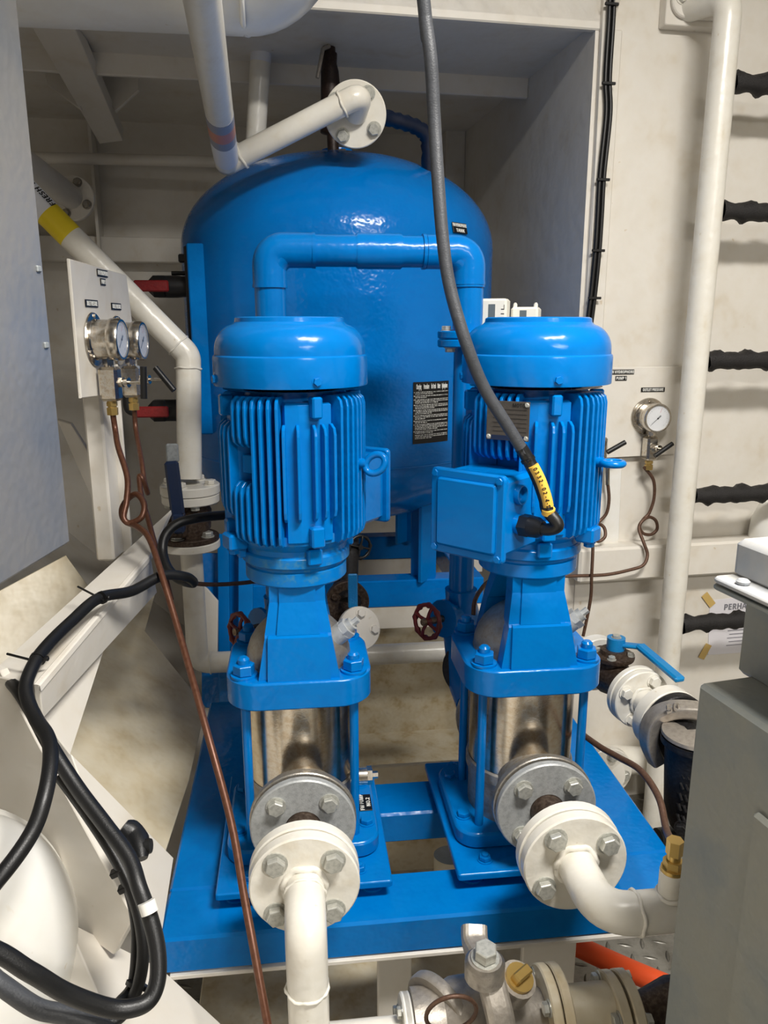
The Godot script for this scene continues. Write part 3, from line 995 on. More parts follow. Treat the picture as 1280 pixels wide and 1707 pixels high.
		mb = MB.new()
		mb.box(az(a + 4.0) * Vector3(0, 0.567, 0.098), Vector3(0.02, 0.03, 0.02), 0.0025, az(a + 4.0))
		put(mb, "lug", M.blue, frame_)
		mb = MB.new()
		mb.box(az(a + 4.0) * Vector3(0, 0.534, 0.086), Vector3(0.022, 0.024, 0.014), 0.0025, az(a + 4.0))
		put(mb, "lug", M.blue, frame_)
		# full height fins between the pads
		for f in 7:
			var fa := a + 25.5 + f * 6.5
			var near := absf(wrapf(fa - box_az, -180, 180)) < 26.0
			var gap := not second and absf(wrapf(fa + 44.0, -180, 180)) < 11.0
			if near:
				fin(frame_, fa, 0.67, 0.766)
			elif gap:
				fin(frame_, fa, 0.695, 0.766)
				fin(frame_, fa, 0.556, 0.645)
			else:
				fin(frame_, fa, 0.553, 0.766)
	for la in ([45.0, -135.0] if second else [-62.0, 118.0]):
		mb = MB.new()
		mb.box(az(la) * Vector3(0, 0.553, 0.1), Vector3(0.03, 0.024, 0.03), 0.003, az(la))
		put(mb, "corner_lug", M.blue, frame_)
		bolt(frame_, az(la) * Vector3(0, 0.541, 0.103), Vector3.DOWN, 0.008, 0.008, "blue")
	# fan cowl
	mb = MB.new()
	var cp := [Vector2(0.104, 0.777), Vector2(0.1122, 0.777), Vector2(0.1127, 0.779), Vector2(0.1125, 0.815), Vector2(0.1118, 0.8185), Vector2(0.1095, 0.8205)]
	for k in range(0, 9):
		var a := PI / 2 * k / 8 * 0.86
		cp.append(Vector2(0.0755 + 0.034 * cos(a), 0.826 + 0.0375 * sin(a)))
	cp.append_array([Vector2(0.0795, 0.866), Vector2(0.0785, 0.8715), Vector2(0.0755, 0.873), Vector2(0.0735, 0.871), Vector2(0.073, 0.864), Vector2(0, 0.864)])
	mb.lathe(cp, 72)
	var cowl := put(mb, "fan_cowl", M.blue, t)
	mb = MB.new()
	mb.lathe([Vector2(0.1035, 0.779), Vector2(0.1035, 0.82)], 48)
	put(mb, "cowl_lining", M.blue, cowl)
	mb = MB.new()
	for k in 5:
		ring(mb, 0.02 + k * 0.012, 0.014 + k * 0.012, 0.864, 0.8665, Transform3D.IDENTITY, 0.0005, 36)
	put(mb, "grille", M.blue, cowl)
	for k in 4:
		var a := off + 4.0 + 90.0 * k
		bolt(cowl, az(a) * Vector3(0, 0.787, 0.1122), az(a) * Vector3(0, 0, 1), 0.0062, 0.005, "blue")
	# eye bolt
	var ea := off + 52.0
	mb = MB.new()
	var o := az(ea) * Vector3(0, 0.664, 0.1)
	var od := az(ea) * Vector3(0, 0, 1)
	mb.tube([o - od * 0.015, o + od * 0.006], 0.011, 16)
	mb.tube([o + od * 0.006, o + od * 0.016], [0.0085, 0.007], 14)
	var loop := []
	var side := (az(ea) * Vector3(1, 0, 0)) if second else (az(ea - 25.0) * Vector3(0.25, 0.95, 0.15)).normalized()
	for k in 25:
		var a := TAU * k / 24
		loop.append(o + od * (0.03 - 0.0145 * cos(a)) + side * 0.0145 * sin(a))
	mb.tube(loop, 0.0052, 10, false)
	put(mb, "eye_bolt", M.blue, t)
	# terminal box
	var tb := az(box_az)
	var hw := 0.062
	mb = MB.new()
	mb.box(tb * Vector3(0, 0.6, 0.12), Vector3(hw * 2 - 0.014, 0.112, 0.1), 0.006, tb)
	var tbox := put(mb, "terminal_box", M.blue, t)
	mb = MB.new()
	mb.prism(round_rect(hw * 2 + 0.002, 0.126, 0.008, 4), 0.0, 0.011, 0.003, Transform3D(tb * Basis(Vector3.RIGHT, PI / 2), tb * Vector3(0, 0.6, 0.168)))
	mb.prism(round_rect(hw * 2 - 0.022, 0.102, 0.006, 3), 0.008, 0.015, 0.004, Transform3D(tb * Basis(Vector3.RIGHT, PI / 2), tb * Vector3(0, 0.6, 0.168)))
	var lid := put(mb, "lid", M.blue, tbox)
	for k in [[-1, 1], [1, 1], [-1, -1], [1, -1]]:
		bolt(lid, tb * Vector3(k[0] * (hw - 0.008), 0.6 + k[1] * 0.055, 0.178), tb * Vector3(0, 0, 1), 0.0055, 0.004, "blue", 0.0, 0.3, "screw")
	for k in [0.03, -0.013]:
		mb = MB.new()
		var ht := Transform3D(tb * Basis(Vector3.BACK, -PI / 2), tb * Vector3(hw - 0.008, 0.6 + k, 0.13))
		mb.lathe([Vector2(0, -0.002), Vector2(0.0145, -0.002), Vector2(0.0145, 0.007), Vector2(0.0138, 0.009), Vector2(0.0122, 0.009), Vector2(0.0115, 0.007), Vector2(0.0115, 0.0006), Vector2(0, 0.0006)], 28, ht)
		put(mb, "cable_entry", M.blue, tbox)
	# rating plate
	if second:
		mb = MB.new()
		var pb := az(-36.0)
		mb.box(pb * Vector3(0, 0.729, 0.113), Vector3(0.064, 0.056, 0.0016), 0.0005, pb)
		var np := put(mb, "rating_plate", M.plate_print, t, "worn grey rating plate")
		mb = MB.new()
		mb.box(pb * Vector3(0.002, 0.705, 0.1142), Vector3(0.052, 0.006, 0.0008), 0.0, pb)
		put(mb, "printed_strip", M.navy, np)
		letters(np, "MOTOR", pb * Vector3(0.018, 0.7515, 0.1141), pb * Vector3(1, 0, 0), Vector3.UP, 0.0052, "black_ink", "lettering", 0.9)
		for k in 6:
			mb = MB.new()
			mb.box(pb * Vector3(0.003, 0.745 - k * 0.0062, 0.1141), Vector3(0.05, 0.0005, 0.0004), 0.0, pb)
			put(mb, "ruled_line", M.black_ink, np)
		for k in [[-1, 1], [1, 1], [-1, -1], [1, -1]]:
			bolt(np, pb * Vector3(k[0] * 0.028, 0.729 + k[1] * 0.0235, 0.1138), pb * Vector3(0, 0, 1), 0.003, 0.002, "bolt_steel", 0.0, 0.2, "rivet")
	else:
		mb = MB.new()
		var pb2 := az(-43.0)
		mb.box(pb2 * Vector3(0, 0.67, 0.088), Vector3(0.022, 0.026, 0.012), 0.001, pb2)
		put(mb, "blank_boss", M.blue, t)
		# drain plug on the casing and the name tag on the foot
		mb = MB.new()
		mb.tube([Vector3(0.084, 0.14, 0.03), Vector3(0.106, 0.14, 0.03)], 0.014, 18)
		mb.tube([Vector3(0.106, 0.14, 0.03), Vector3(0.114, 0.14, 0.03)], 0.015, 6)
		mb.tube([Vector3(0.114, 0.14, 0.03), Vector3(0.124, 0.14, 0.03)], 0.006, 6)
		put(mb, "drain_plug", M.chrome, t)
		tag(foot, ["FW PUMP", "NO.2"], Vector3(0.106, 0.0602, -0.012), Vector3(0, 0, -1), Vector3(-1, 0, 0), 0.046, 0.022)
	frame = Transform3D.IDENTITY
	return t

func pumps():
	make_pump("blue vertical pump with tag on its foot, terminal box at its far side", Vector3(-0.003, 0.45, -1.165), 14.0, 141.0, false)
	make_pump("blue vertical pump with cable entering its square terminal box", Vector3(0.368, 0.45, -1.165), -5.0, -47.0, true)

# ---------------------------------------------------------------- pipework
func pipe(parent: Node3D, pts: Array, r: float, m: String, bend := 0.06, called := "pipe", seg := 24) -> MeshInstance3D:
	var mb := MB.new()
	mb.tube(fillet(pts, bend, 9) if pts.size() > 2 else pts, r, seg)
	return put(mb, called, M[m], parent)

func bead(parent: Node3D, p: Vector3, dir: Vector3, r: float, m: String, thick := 0.0035):
	# weld bead round a pipe, a little uneven
	var mb := MB.new()
	var b := align(dir)
	var pts := []
	for k in 33:
		var a := TAU * (k % 32) / 32
		var w := 1.0 + 0.03 * sin(a * 7.0 + r * 900.0) + 0.02 * sin(a * 13.0)
		pts.append(p + b * Vector3(cos(a) * r * w, sin(a * 5.0) * thick * 0.3, sin(a) * r * w))
	mb.tube(pts, thick, 8, false)
	put(mb, "weld_bead", M[m], parent)

func flange(parent: Node3D, p: Vector3, dir: Vector3, r: float, thick: float, m: String, bolt_r := 0.0, bm := "bolt_steel", turn := 0.785, count := 4, size := 0.012, hole := 0.0, called := "flange") -> MeshInstance3D:
	# p is the face that dir points out of
	var mb := MB.new()
	ring(mb, r, hole, -thick, 0.0, at(p, dir), minf(0.002, thick * 0.2), 48)
	var o := put(mb, called, M[m], parent)
	if bolt_r > 0.0:
		var b := align(dir)
		for k in count:
			var a := turn + TAU * k / count
			bolt(o, p + b * Vector3(cos(a) * bolt_r, 0, sin(a) * bolt_r), dir, size, size * 0.95, bm, 0.0, 0.3 + k)
	return o

func band(parent: Node3D, a: Vector3, b: Vector3, r: float, m: String, called := "band"):
	var mb := MB.new()
	mb.tube([a, b], r, 28)
	put(mb, called, M[m], parent)

func handwheel(t: Node3D, p: Vector3, dir: Vector3, r: float, m: String):
	var b := align(dir)
	var mb := MB.new()
	var pts := []
	var rad := []
	for k in 65:
		var a := TAU * k / 64
		pts.append(p + b * Vector3(cos(a) * r, 0, sin(a) * r))
		rad.append(r * (0.13 + 0.07 * pow(maxf(0.0, cos(a * 8.0)), 2)))
	mb.tube(pts, rad, 10, false)
	for k in 4:
		var a := TAU * k / 4 + 0.3
		mb.tube([p, p + b * Vector3(cos(a) * r * 0.6, 0.003, sin(a) * r * 0.6), p + b * Vector3(cos(a) * r, 0, sin(a) * r)], [r * 0.14, r * 0.1, r * 0.13], 8)
	mb.tube([p - dir * 0.006, p + dir * 0.006], r * 0.24, 12)
	return put(mb, "handwheel", M[m], t)

func pipes():
	var t: Node3D
	var mb: MB
	# suction pipe of the pump with the tag: flange pair, elbow down
	var x := -0.003
	t = thing("suction_pipe", "cream suction pipe bending straight down from its flange below tagged pump", "pipe", Vector3(x, 0.0, -0.83), "suction pipes")
	pipe(t, [Vector3(x, 0.59, -1.012), Vector3(x, 0.59, -0.92)], 0.0265, "iron", 0.0, "stub")
	flange(t, Vector3(x, 0.59, -0.9055), Vector3.BACK, 0.0745, 0.018, "cream_pipe", 0.0, "bolt_steel", 0.0, 4, 0.012, 0.0, "counter_flange")
	flange(t, Vector3(x, 0.59, -0.885), Vector3.BACK, 0.0735, 0.018, "cream_pipe", 0.0535, "bolt_steel", 0.8, 4, 0.0135)
	pipe(t, [Vector3(x, 0.59, -0.887), Vector3(x, 0.59, -0.815), Vector3(x + 0.004, 0.005, -0.815)], 0.0262, "cream_pipe", 0.058)
	bead(t, Vector3(x, 0.59, -0.884), Vector3.BACK, 0.0275, "cream_pipe", 0.005)
	bead(t, Vector3(x, 0.59, -0.868), Vector3(0, -0.1, 1), 0.0265, "cream_pipe", 0.002)
	bead(t, Vector3(x, 0.5, -0.815), Vector3.UP, 0.0265, "cream_pipe", 0.0022)
	pipe(t, [Vector3(x + 0.006, 0.435, -0.82), Vector3(x + 0.006, 0.435, -0.765)], 0.014, "cream_pipe", 0.0, "boss", 18)
	# suction pipe of the other pump: elbow to the side, gauge nipple on top
	x = 0.368
	var q := Vector3(0.4114, 0.59, -0.7893)
	t = thing("suction_pipe", "cream suction pipe bending sideways towards the grey cabinet, with brass nipple", "pipe", Vector3(x, 0.55, -0.83), "suction pipes")
	pipe(t, [Vector3(x, 0.59, -1.012), Vector3(x, 0.59, -0.92)], 0.0265, "iron", 0.0, "stub")
	flange(t, Vector3(x, 0.59, -0.9055), Vector3.BACK, 0.0745, 0.018, "cream_pipe", 0.0, "bolt_steel", 0.0, 4, 0.012, 0.0, "counter_flange")
	flange(t, Vector3(x, 0.59, -0.885), Vector3.BACK, 0.0735, 0.018, "cream_pipe", 0.0535, "bolt_steel", 0.95, 4, 0.0135)
	pipe(t, [Vector3(x, 0.59, -0.887), Vector3(x, 0.59, q.z), Vector3(1.9, 0.59, q.z)], 0.0262, "cream_pipe", 0.062)
	bead(t, Vector3(x, 0.59, -0.884), Vector3.BACK, 0.0275, "cream_pipe", 0.005)
	bead(t, Vector3(q.x, 0.59, q.z), Vector3.RIGHT, 0.0265, "cream_pipe", 0.0025)
	var nx: float = 0.4544
	pipe(t, [Vector3(nx, 0.59, q.z), Vector3(nx, 0.648, q.z)], 0.0155, "cream_pipe", 0.0, "nipple", 20)
	bead(t, Vector3(nx, 0.614, q.z), Vector3.UP, 0.0165, "cream_pipe", 0.003)
	mb = MB.new()
	mb.tube([Vector3(nx, 0.648, q.z), Vector3(nx, 0.653, q.z)], 0.0145, 20)
	mb.tube([Vector3(nx, 0.653, q.z), Vector3(nx, 0.664, q.z)], 0.0125, 6)
	mb.tube([Vector3(nx, 0.664, q.z), Vector3(nx, 0.672, q.z)], 0.0085, 16)
	mb.tube([Vector3(nx, 0.672, q.z), Vector3(nx, 0.692, q.z)], 0.0105, 6)
	put(mb, "brass_union", M.brass, t, "brass compression union")
	t = thing("copper_tube", "dull copper gauge tube rising from brass union on sideways suction pipe", "tube", Vector3(nx, 0.69, q.z))
	mb = MB.new()
	mb.tube(curve([Vector3(nx, 0.685, q.z), Vector3(0.5005, 0.6252, -0.8947), Vector3(0.5182, 0.6344, -0.957), Vector3(0.5188, 0.6396, -1.0203), Vector3(0.5085, 0.6279, -1.0808), Vector3(0.4989, 0.6176, -1.1311), Vector3(0.4922, 0.6045, -1.2012)], 8), 0.0052, 12)
	put(mb, "tube", M.copper_dull, t)

	# blue discharge arch over the pumps
	t = thing("discharge_pipe", "glossy blue discharge pipe arching between the pump risers before the tank", "pipe", Vector3(0.14, 0.5, -1.42))
	var ax := -0.036
	var bx := 0.317
	var top := 1.438
	var z := -1.42
	pipe(t, [Vector3(ax, 0.66, z), Vector3(ax, top, z), Vector3(bx, top, z), Vector3(bx, 1.302, z)], 0.0272, "blue", 0.05)
	for e in [[Vector3(ax, 1.375, z), Vector3(ax, 1.381, z)], [Vector3(ax + 0.074, top, z), Vector3(ax + 0.08, top, z)], [Vector3(bx - 0.085, top, z), Vector3(bx - 0.079, top, z)], [Vector3(bx, 1.382, z), Vector3(bx, 1.388, z)]]:
		band(t, e[0], e[1], 0.0305, "blue", "fitting_lip")
	var el := []
	for k in 2:
		mb = MB.new()
		var cx: float = [ax, bx][k]
		var sx: float = [1.0, -1.0][k]
		mb.tube(fillet([Vector3(cx, 1.378, z), Vector3(cx, top, z), Vector3(cx + sx * 0.078, top, z)], 0.05, 9), 0.0296, 28)
		put(mb, "elbow", M.blue, t)
	mb = MB.new()
	mb.tube([Vector3(0.115, top, z), Vector3(0.118, top, z), Vector3(0.193, top, z), Vector3(0.196, top, z)], [0.028, 0.0305, 0.0305, 0.028], 28)
	put(mb, "coupling", M.blue, t)
	flange(t, Vector3(bx, 1.302, z), Vector3.UP, 0.054, 0.014, "blue", 0.04, "bolt_steel", 0.5, 4, 0.009)
	flange(t, Vector3(bx, 1.273, z), Vector3.DOWN, 0.054, 0.014, "blue", 0.04, "bolt_steel", 0.5, 4, 0.009, 0.0, "counter_flange")
	# riser with a stop valve behind the cabled pump
	pipe(t, [Vector3(bx, 1.28, z), Vector3(bx, 0.72, z)], 0.024, "blue", 0.0, "riser")
	band(t, Vector3(bx, 0.8876, z), Vector3(bx, 0.9068, z), 0.0246, "yellow", "yellow_band")
	for k in 2:
		var vx: float = [bx, ax][k]
		var nm: String = ["red handwheel stop valve on the blue riser beside the cabled pump", "red handwheel stop valve half hidden behind the tagged pump"][k]
		var v := thing("stop_valve", nm, "valve", Vector3(vx, 0.66, z), "red handwheel stop valves")
		mb = MB.new()
		var vy := 0.752
		mb.tube([Vector3(vx, vy + 0.055, z), Vector3(vx, vy + 0.035, z), Vector3(vx, vy, z), Vector3(vx, vy - 0.04, z)], [0.032, 0.03, 0.04, 0.033], 20)
		var dirv := Vector3(-0.8, 0.12, 0.58).normalized() if k == 0 else Vector3(-0.78, 0.1, 0.6).normalized()
		var hp := Vector3(vx, vy, z) + dirv * 0.095
		mb.tube([Vector3(vx, vy, z), Vector3(vx, vy, z) + dirv * 0.045], [0.034, 0.03], 18)
		mb.tube([Vector3(vx, vy, z) + dirv * 0.045, Vector3(vx, vy, z) + dirv * 0.053], 0.037, 18)
		var bd := put(mb, "body", M.blue, v)
		mb = MB.new()
		mb.tube([Vector3(vx, vy, z) + dirv * 0.05, hp + dirv * 0.012], 0.007, 10)
		put(mb, "stem", M.bronze, v)
		handwheel(v, hp, dirv, 0.032, "wheel_red")
	# check valves between the pumps' rear ports and the risers
	for k in 2:
		var vx2: float = [0.335, -0.02][k]
		var v2 := thing("check_valve", ["dark grey check valve disc behind the cabled pump", "dark grey check valve disc behind the tagged pump"][k], "valve", Vector3(vx2, 0.6, -1.38), "check valves behind the pumps")
		flange(v2, Vector3(vx2, 0.655, -1.372), Vector3(-0.35, 0.1, 0.93).normalized(), 0.062, 0.016, "dark_iron", 0.0, "bolt_steel", 0.0, 4, 0.01, 0.0, "disc")
		mb = MB.new()
		mb.tube([Vector3(vx2, 0.6, -1.34), Vector3(vx2, 0.62, -1.39), Vector3([bx, ax][k], 0.72, -1.42)], [0.04, 0.045, 0.035], 18)
		put(mb, "body", M.blue, v2)
	t = thing("copper_tube", "short copper capillary beside the red handwheel of the cabled pump", "tube", Vector3(0.3044, 0.8218, -1.2548))
	mb = MB.new()
	mb.tube(curve([Vector3(0.3032, 0.8167, -1.2537), Vector3(0.3093, 0.8389, -1.2687), Vector3(0.334, 0.855, -1.3008), Vector3(0.3662, 0.8561, -1.3387)], 6), 0.004, 10)
	put(mb, "tube", M.copper_dull, t)

	# ---- cream pipe high up with a blanked flange pair
	var a := Vector3(-0.0985, 1.7196, -1.0421)
	var c := Vector3(-0.1262, 1.6419, -1.772)
	var e2 := Vector3(0.1537, 1.766, -1.7075)
	var fl := Vector3(0.1435, 1.7408, -1.7647)
	t = thing("overhead_pipe", "cream overhead pipe with grey and orange bands, mitred up to a bolted flange", "pipe", c)
	pipe(t, [c + (a - c) * ((2.505 - c.y) / (a.y - c.y)), c], 0.0245, "cream_pipe", 0.0, "pipe")
	pipe(t, [c, e2, fl], 0.0235, "cream_pipe", 0.02, "branch")
	mb = MB.new()
	mb.lathe([Vector2(0, -0.024), Vector2(0.016, -0.018), Vector2(0.0245, 0), Vector2(0.0245, 0.012)], 24, at(c, a - c))
	put(mb, "end_cap", M.cream_pipe, t)
	bead(t, c + (e2 - c).normalized() * 0.036, e2 - c, 0.024, "cream_pipe", 0.003)
	bead(t, e2 - (e2 - c).normalized() * 0.045, e2 - c, 0.0242, "cream_pipe", 0.0025)
	var s0 := Vector3(-0.1157, 1.6714, -1.4954)
	var s1 := Vector3(-0.1172, 1.6672, -1.5348)
	var s2 := Vector3(-0.119, 1.662, -1.5829)
	var s3 := Vector3(-0.1205, 1.658, -1.6209)
	var s4 := Vector3(-0.1247, 1.646, -1.7333)
	band(t, s0, s1, 0.025, "band_grey", "grey_band")
	band(t, s1, s2, 0.025, "band_orange", "orange_band")
	band(t, s2, s3, 0.025, "band_grey", "grey_band")
	band(t, s3, s4, 0.0251, "label_white", "paper_label")
	var fd := (Vector3(-0.05, 1.25, 0) - fl).normalized()
	flange(t, fl, fd, 0.065, 0.018, "cream_pipe", 0.048, "bolt_steel", 0.6, 4, 0.0125)
	flange(t, fl - fd * 0.02, fd, 0.065, 0.018, "cream_pipe", 0.0, "bolt_steel", 0.6, 4, 0.0115, 0.0, "counter_flange")
	t = thing("flexible_hose", "dark blue lagged hose from the high flange down to the tank crown", "hose", Vector3(0.3321, 1.65, -1.959))
	mb = MB.new()
	var hp2 := curve([fl - fd * 0.03, Vector3(0.2183, 1.7662, -1.8864), Vector3(0.2599, 1.7647, -1.9123), Vector3(0.3, 1.7602, -1.9376), Vector3(0.3266, 1.7432, -1.9511), Vector3(0.3331, 1.7008, -1.9608), Vector3(0.3377, 1.613, -1.9805)], 6)
	var hr := []
	for k in hp2.size(): hr.append(0.0165 + 0.0018 * sin(k * 1.9))
	mb.tube(hp2, hr, 16)
	put(mb, "hose", M.hose_navy, t)
	# safety valve on the tank crown
	t = thing("safety_valve", "dark brown safety valve with a thin lever above the high flange", "valve", Vector3(0.1146, 1.72, -2.0839))
	var sa := Vector3(0.1145, 1.717, -2.0832)
	var sb := Vector3(0.1065, 1.9942, -2.0994)
	mb = MB.new()
	var sd := (sb - sa)
	mb.tube([sa, sa + sd * 0.2, sa + sd * 0.22, sa + sd * 0.42, sa + sd * 0.72, sa + sd * 0.78, sa + sd * 0.86, sa + sd * 0.87, sa + sd * 0.98, sb], [0.014, 0.014, 0.03, 0.026, 0.022, 0.018, 0.02, 0.016, 0.016, 0.01], 16)
	put(mb, "body", M.safety_brown, t)
	mb = MB.new()
	mb.tube([sa + sd * 0.9 + Vector3(0, 0, 0.02), Vector3(0.0911, 1.954, -2.0604), Vector3(0.0769, 1.8902, -2.0569)], 0.005, 8)
	put(mb, "lever", M.alloy, t)
	mb = MB.new()
	mb.tube([sa + sd * 0.03 + Vector3(-0.02, 0, 0.01), sa + sd * 0.03 + Vector3(0.03, 0.005, 0.01)], 0.008, 10)
	put(mb, "drain_cock", M.bronze, t)
	# other pipes in the recess
	t = thing("overhead_pipe", "pale vertical pipe with paper label, behind the banded pipe", "pipe", Vector3(-0.0825, 1.7529, -2.1871))
	pipe(t, [Vector3(-0.0469, 2.0745, -2.1572), Vector3(-0.0845, 1.7348, -2.183)], 0.0255, "cream_pipe")
	band(t, Vector3(-0.0549, 2.0021, -2.1627), Vector3(-0.0605, 1.9519, -2.1665), 0.0259, "label_white", "paper_label")
	t = thing("overhead_pipe", "thin cream pipe running level along the back of the recess", "pipe", Vector3(-0.7583, 1.7985, -2.6387))
	pipe(t, [Vector3(-1.235, 1.8094, -2.6496), Vector3(-0.1754, 1.8094, -2.6464)], 0.0165, "cream")
	t = thing("overhead_pipe", "short cream pipe ending in a bolted flange on the back plating", "pipe", Vector3(-0.6145, 1.6645, -2.4344))
	pipe(t, [Vector3(-0.638, 1.7028, -1.9805), Vector3(-0.6144, 1.6679, -2.4352)], 0.034, "cream")
	flange(t, Vector3(-0.6111, 1.6645, -2.434), (Vector3(-0.6373, 1.6948, -2.1855) - Vector3(-0.6111, 1.6645, -2.434)).normalized(), 0.062, 0.014, "cream", 0.046, "cast_steel", 0.4, 4, 0.011)
	pipe(t, [Vector3(-0.6111, 1.6645, -2.434), Vector3(-0.7556, 1.7483, -3.0093)], 0.03, "cream", 0.0, "spigot")
	# large white vessel overhead
	t = thing("overhead_vessel", "large white horizontal vessel with dished end hanging overhead", "vessel", Vector3(-0.2, 1.76, -1.36))
	mb = MB.new()
	var ve := -0.0603
	var pf := [Vector2(0.199, -0.95), Vector2(0.2, 0.0)]
	for k in range(1, 13):
		var an := PI / 2 * k / 12
		pf.append(Vector2(0.2 * cos(an), 0.17 * sin(an)))
	mb.lathe(pf, 72, Transform3D(Basis(Vector3.BACK, -PI / 2), Vector3(ve, 1.958, -1.36)))
	put(mb, "shell", M.white, t)
	bead(t, Vector3(ve, 1.958, -1.36), Vector3.RIGHT, 0.2005, "white", 0.004)

	# ---- service pipe with the yellow band, its isolating valve and the line below
	var p0 := Vector3(-0.5736, 1.6126, -1.8166)
	var p1 := Vector3(-0.2329, 1.2468, -1.813)
	var p2 := Vector3(-0.2418, 0.9708, -1.7784)
	t = thing("service_pipe", "cream pipe with a yellow band sloping down to a vertical drop", "pipe", p2)
	pipe(t, [p1 + (p0 - p1) * ((-0.85 - p1.x) / (p0.x - p1.x)), p1, p2], 0.0278, "cream_pipe", 0.035)
	bead(t, p1 + (p0 - p1).normalized() * 0.03, p0 - p1, 0.028, "cream_pipe", 0.002)
	bead(t, p1 + (p2 - p1).normalized() * 0.03, p2 - p1, 0.028, "cream_pipe", 0.0025)
	band(t, Vector3(-0.5078, 1.542, -1.816), Vector3(-0.4653, 1.4963, -1.8155), 0.0282, "yellow", "yellow_band")
	band(t, Vector3(-0.5627, 1.6009, -1.8165), Vector3(-0.5078, 1.542, -1.816), 0.0282, "label_white", "paper_label")
	var tdir := (p0 - p1).normalized()
	var tn := (Vector3(0.62, 0.42, 0.5) - tdir * tdir.dot(Vector3(0.62, 0.42, 0.5))).normalized()
	letters(t, "FRESH WATER", Vector3(-0.5078, 1.542, -1.816) + tdir * 0.052 + tn * 0.0287, tdir, tn.cross(tdir), 0.014, "black_ink", "lettering", 0.85)
	flange(t, p2 + Vector3(0, -0.012, 0), Vector3.UP, 0.067, 0.021, "cream_pipe", 0.05, "cream_pipe", 0.3, 4, 0.0125)
	flange(t, p2 + Vector3(0, -0.054, 0), Vector3.DOWN, 0.065, 0.02, "cream_pipe", 0.05, "bolt_steel", 0.3, 4, 0.0105, 0.0, "counter_flange")
	var lo := Vector3(-0.2471, 0.8199, -1.7736)
	t = thing("ball_valve", "iron ball valve between cream flanges with upright dark blue lever", "valve", lo)
	mb = MB.new()
	mb.tube([p2 + Vector3(0, -0.05, 0), p2 + Vector3(0, -0.07, 0), lo + Vector3(0, 0.04, 0), lo + Vector3(0, 0.02, 0)], [0.034, 0.046, 0.048, 0.038], 20)
	mb.box((p2 + lo) * 0.5 + Vector3(-0.022, -0.022, 0.046), Vector3(0.045, 0.045, 0.06), 0.006)
	put(mb, "body", M.iron, t)
	mb = MB.new()
	var lv := [Vector3(-0.2619, 1.062, -1.6889), Vector3(-0.2615, 1.0295, -1.681), Vector3(-0.2585, 0.912, -1.6626), Vector3(-0.2547, 0.8754, -1.674)]
	var lb := Basis.IDENTITY
	for k in 1:
		mb.box((lv[1] + lv[2]) / 2, Vector3(0.03, lv[1].distance_to(lv[2]), 0.014), 0.005, Basis(Vector3.BACK, 0.06))
		mb.box((lv[2] + lv[3]) / 2 + Vector3(0, 0, -0.01), Vector3(0.026, 0.046, 0.035), 0.005)
	put(mb, "lever", M.navy, t)
	mb = MB.new()
	mb.box((lv[0] + lv[1]) / 2, Vector3(0.026, 0.04, 0.009), 0.003)
	put(mb, "lever_tip", M.worn, t, "worn bare tip of the lever")
	t = thing("service_pipe", "cream drop pipe turning level behind the pumps", "pipe", lo)
	flange(t, lo + Vector3(0, 0.02, 0), Vector3.UP, 0.0655, 0.013, "iron", 0.048, "bolt_steel", 0.5, 4, 0.0125)
	flange(t, lo + Vector3(0, 0.007, 0), Vector3.UP, 0.067, 0.018, "cream_pipe", 0.0, "bolt_steel", 0.5, 4, 0.0125, 0.0, "lower_flange")
	var lz := lo.z
	var ly: float = 0.5182
	pipe(t, [lo, Vector3(lo.x, ly, lz), Vector3(0.42, ly, lz)], 0.0255, "cream_pipe", 0.03)
	bead(t, Vector3(lo.x + 0.03, ly, lz), Vector3.RIGHT, 0.026, "cream_pipe", 0.0025)
	bead(t, Vector3(0.15, ly, lz), Vector3.RIGHT, 0.027, "cream_pipe", 0.004)
	# drain valve under the tank, behind the tagged pump
	t = thing("drain_valve", "dark drain valve with short blue lever and black wheel under the tank", "valve", Vector3(0.1194, 0.7254, -1.6049))
	var dv := Vector3(0.1061, 0.719, -1.6049)
	flange(t, dv, Vector3(0.1, 0.1, 1).normalized(), 0.048, 0.02, "iron", 0.034, "iron", 0.5, 4, 0.008)
	mb = MB.new()
	mb.box(Vector3(0.1118, 0.7712, -1.534), Vector3(0.02, 0.075, 0.006), 0.002)
	put(mb, "lever", M.lever_blue, t)
	var wf := Vector3(0.1231, 0.7019, -1.4952)
	flange(t, wf, Vector3(0.3, 0.35, 0.9).normalized(), 0.046, 0.014, "cream", 0.032, "cream", 0.2, 4, 0.009, 0.0, "cream_flange")
	mb = MB.new()
	mb.tube([dv, dv + Vector3(0, 0, -0.1)], 0.03, 16)
	put(mb, "body", M.dark_iron, t)
	mb = MB.new()
	mb.tube([dv, Vector3(0.1134, 0.7544, -1.6643), Vector3(0.1216, 0.8199, -1.731), Vector3(0.1288, 0.8619, -1.8231)], 0.02, 14)
	put(mb, "drop", M.dark_iron, t)
	handwheel(t, Vector3(0.1419, 0.816, -1.707), Vector3(0.35, 0.1, 0.93).normalized(), 0.026, "black")

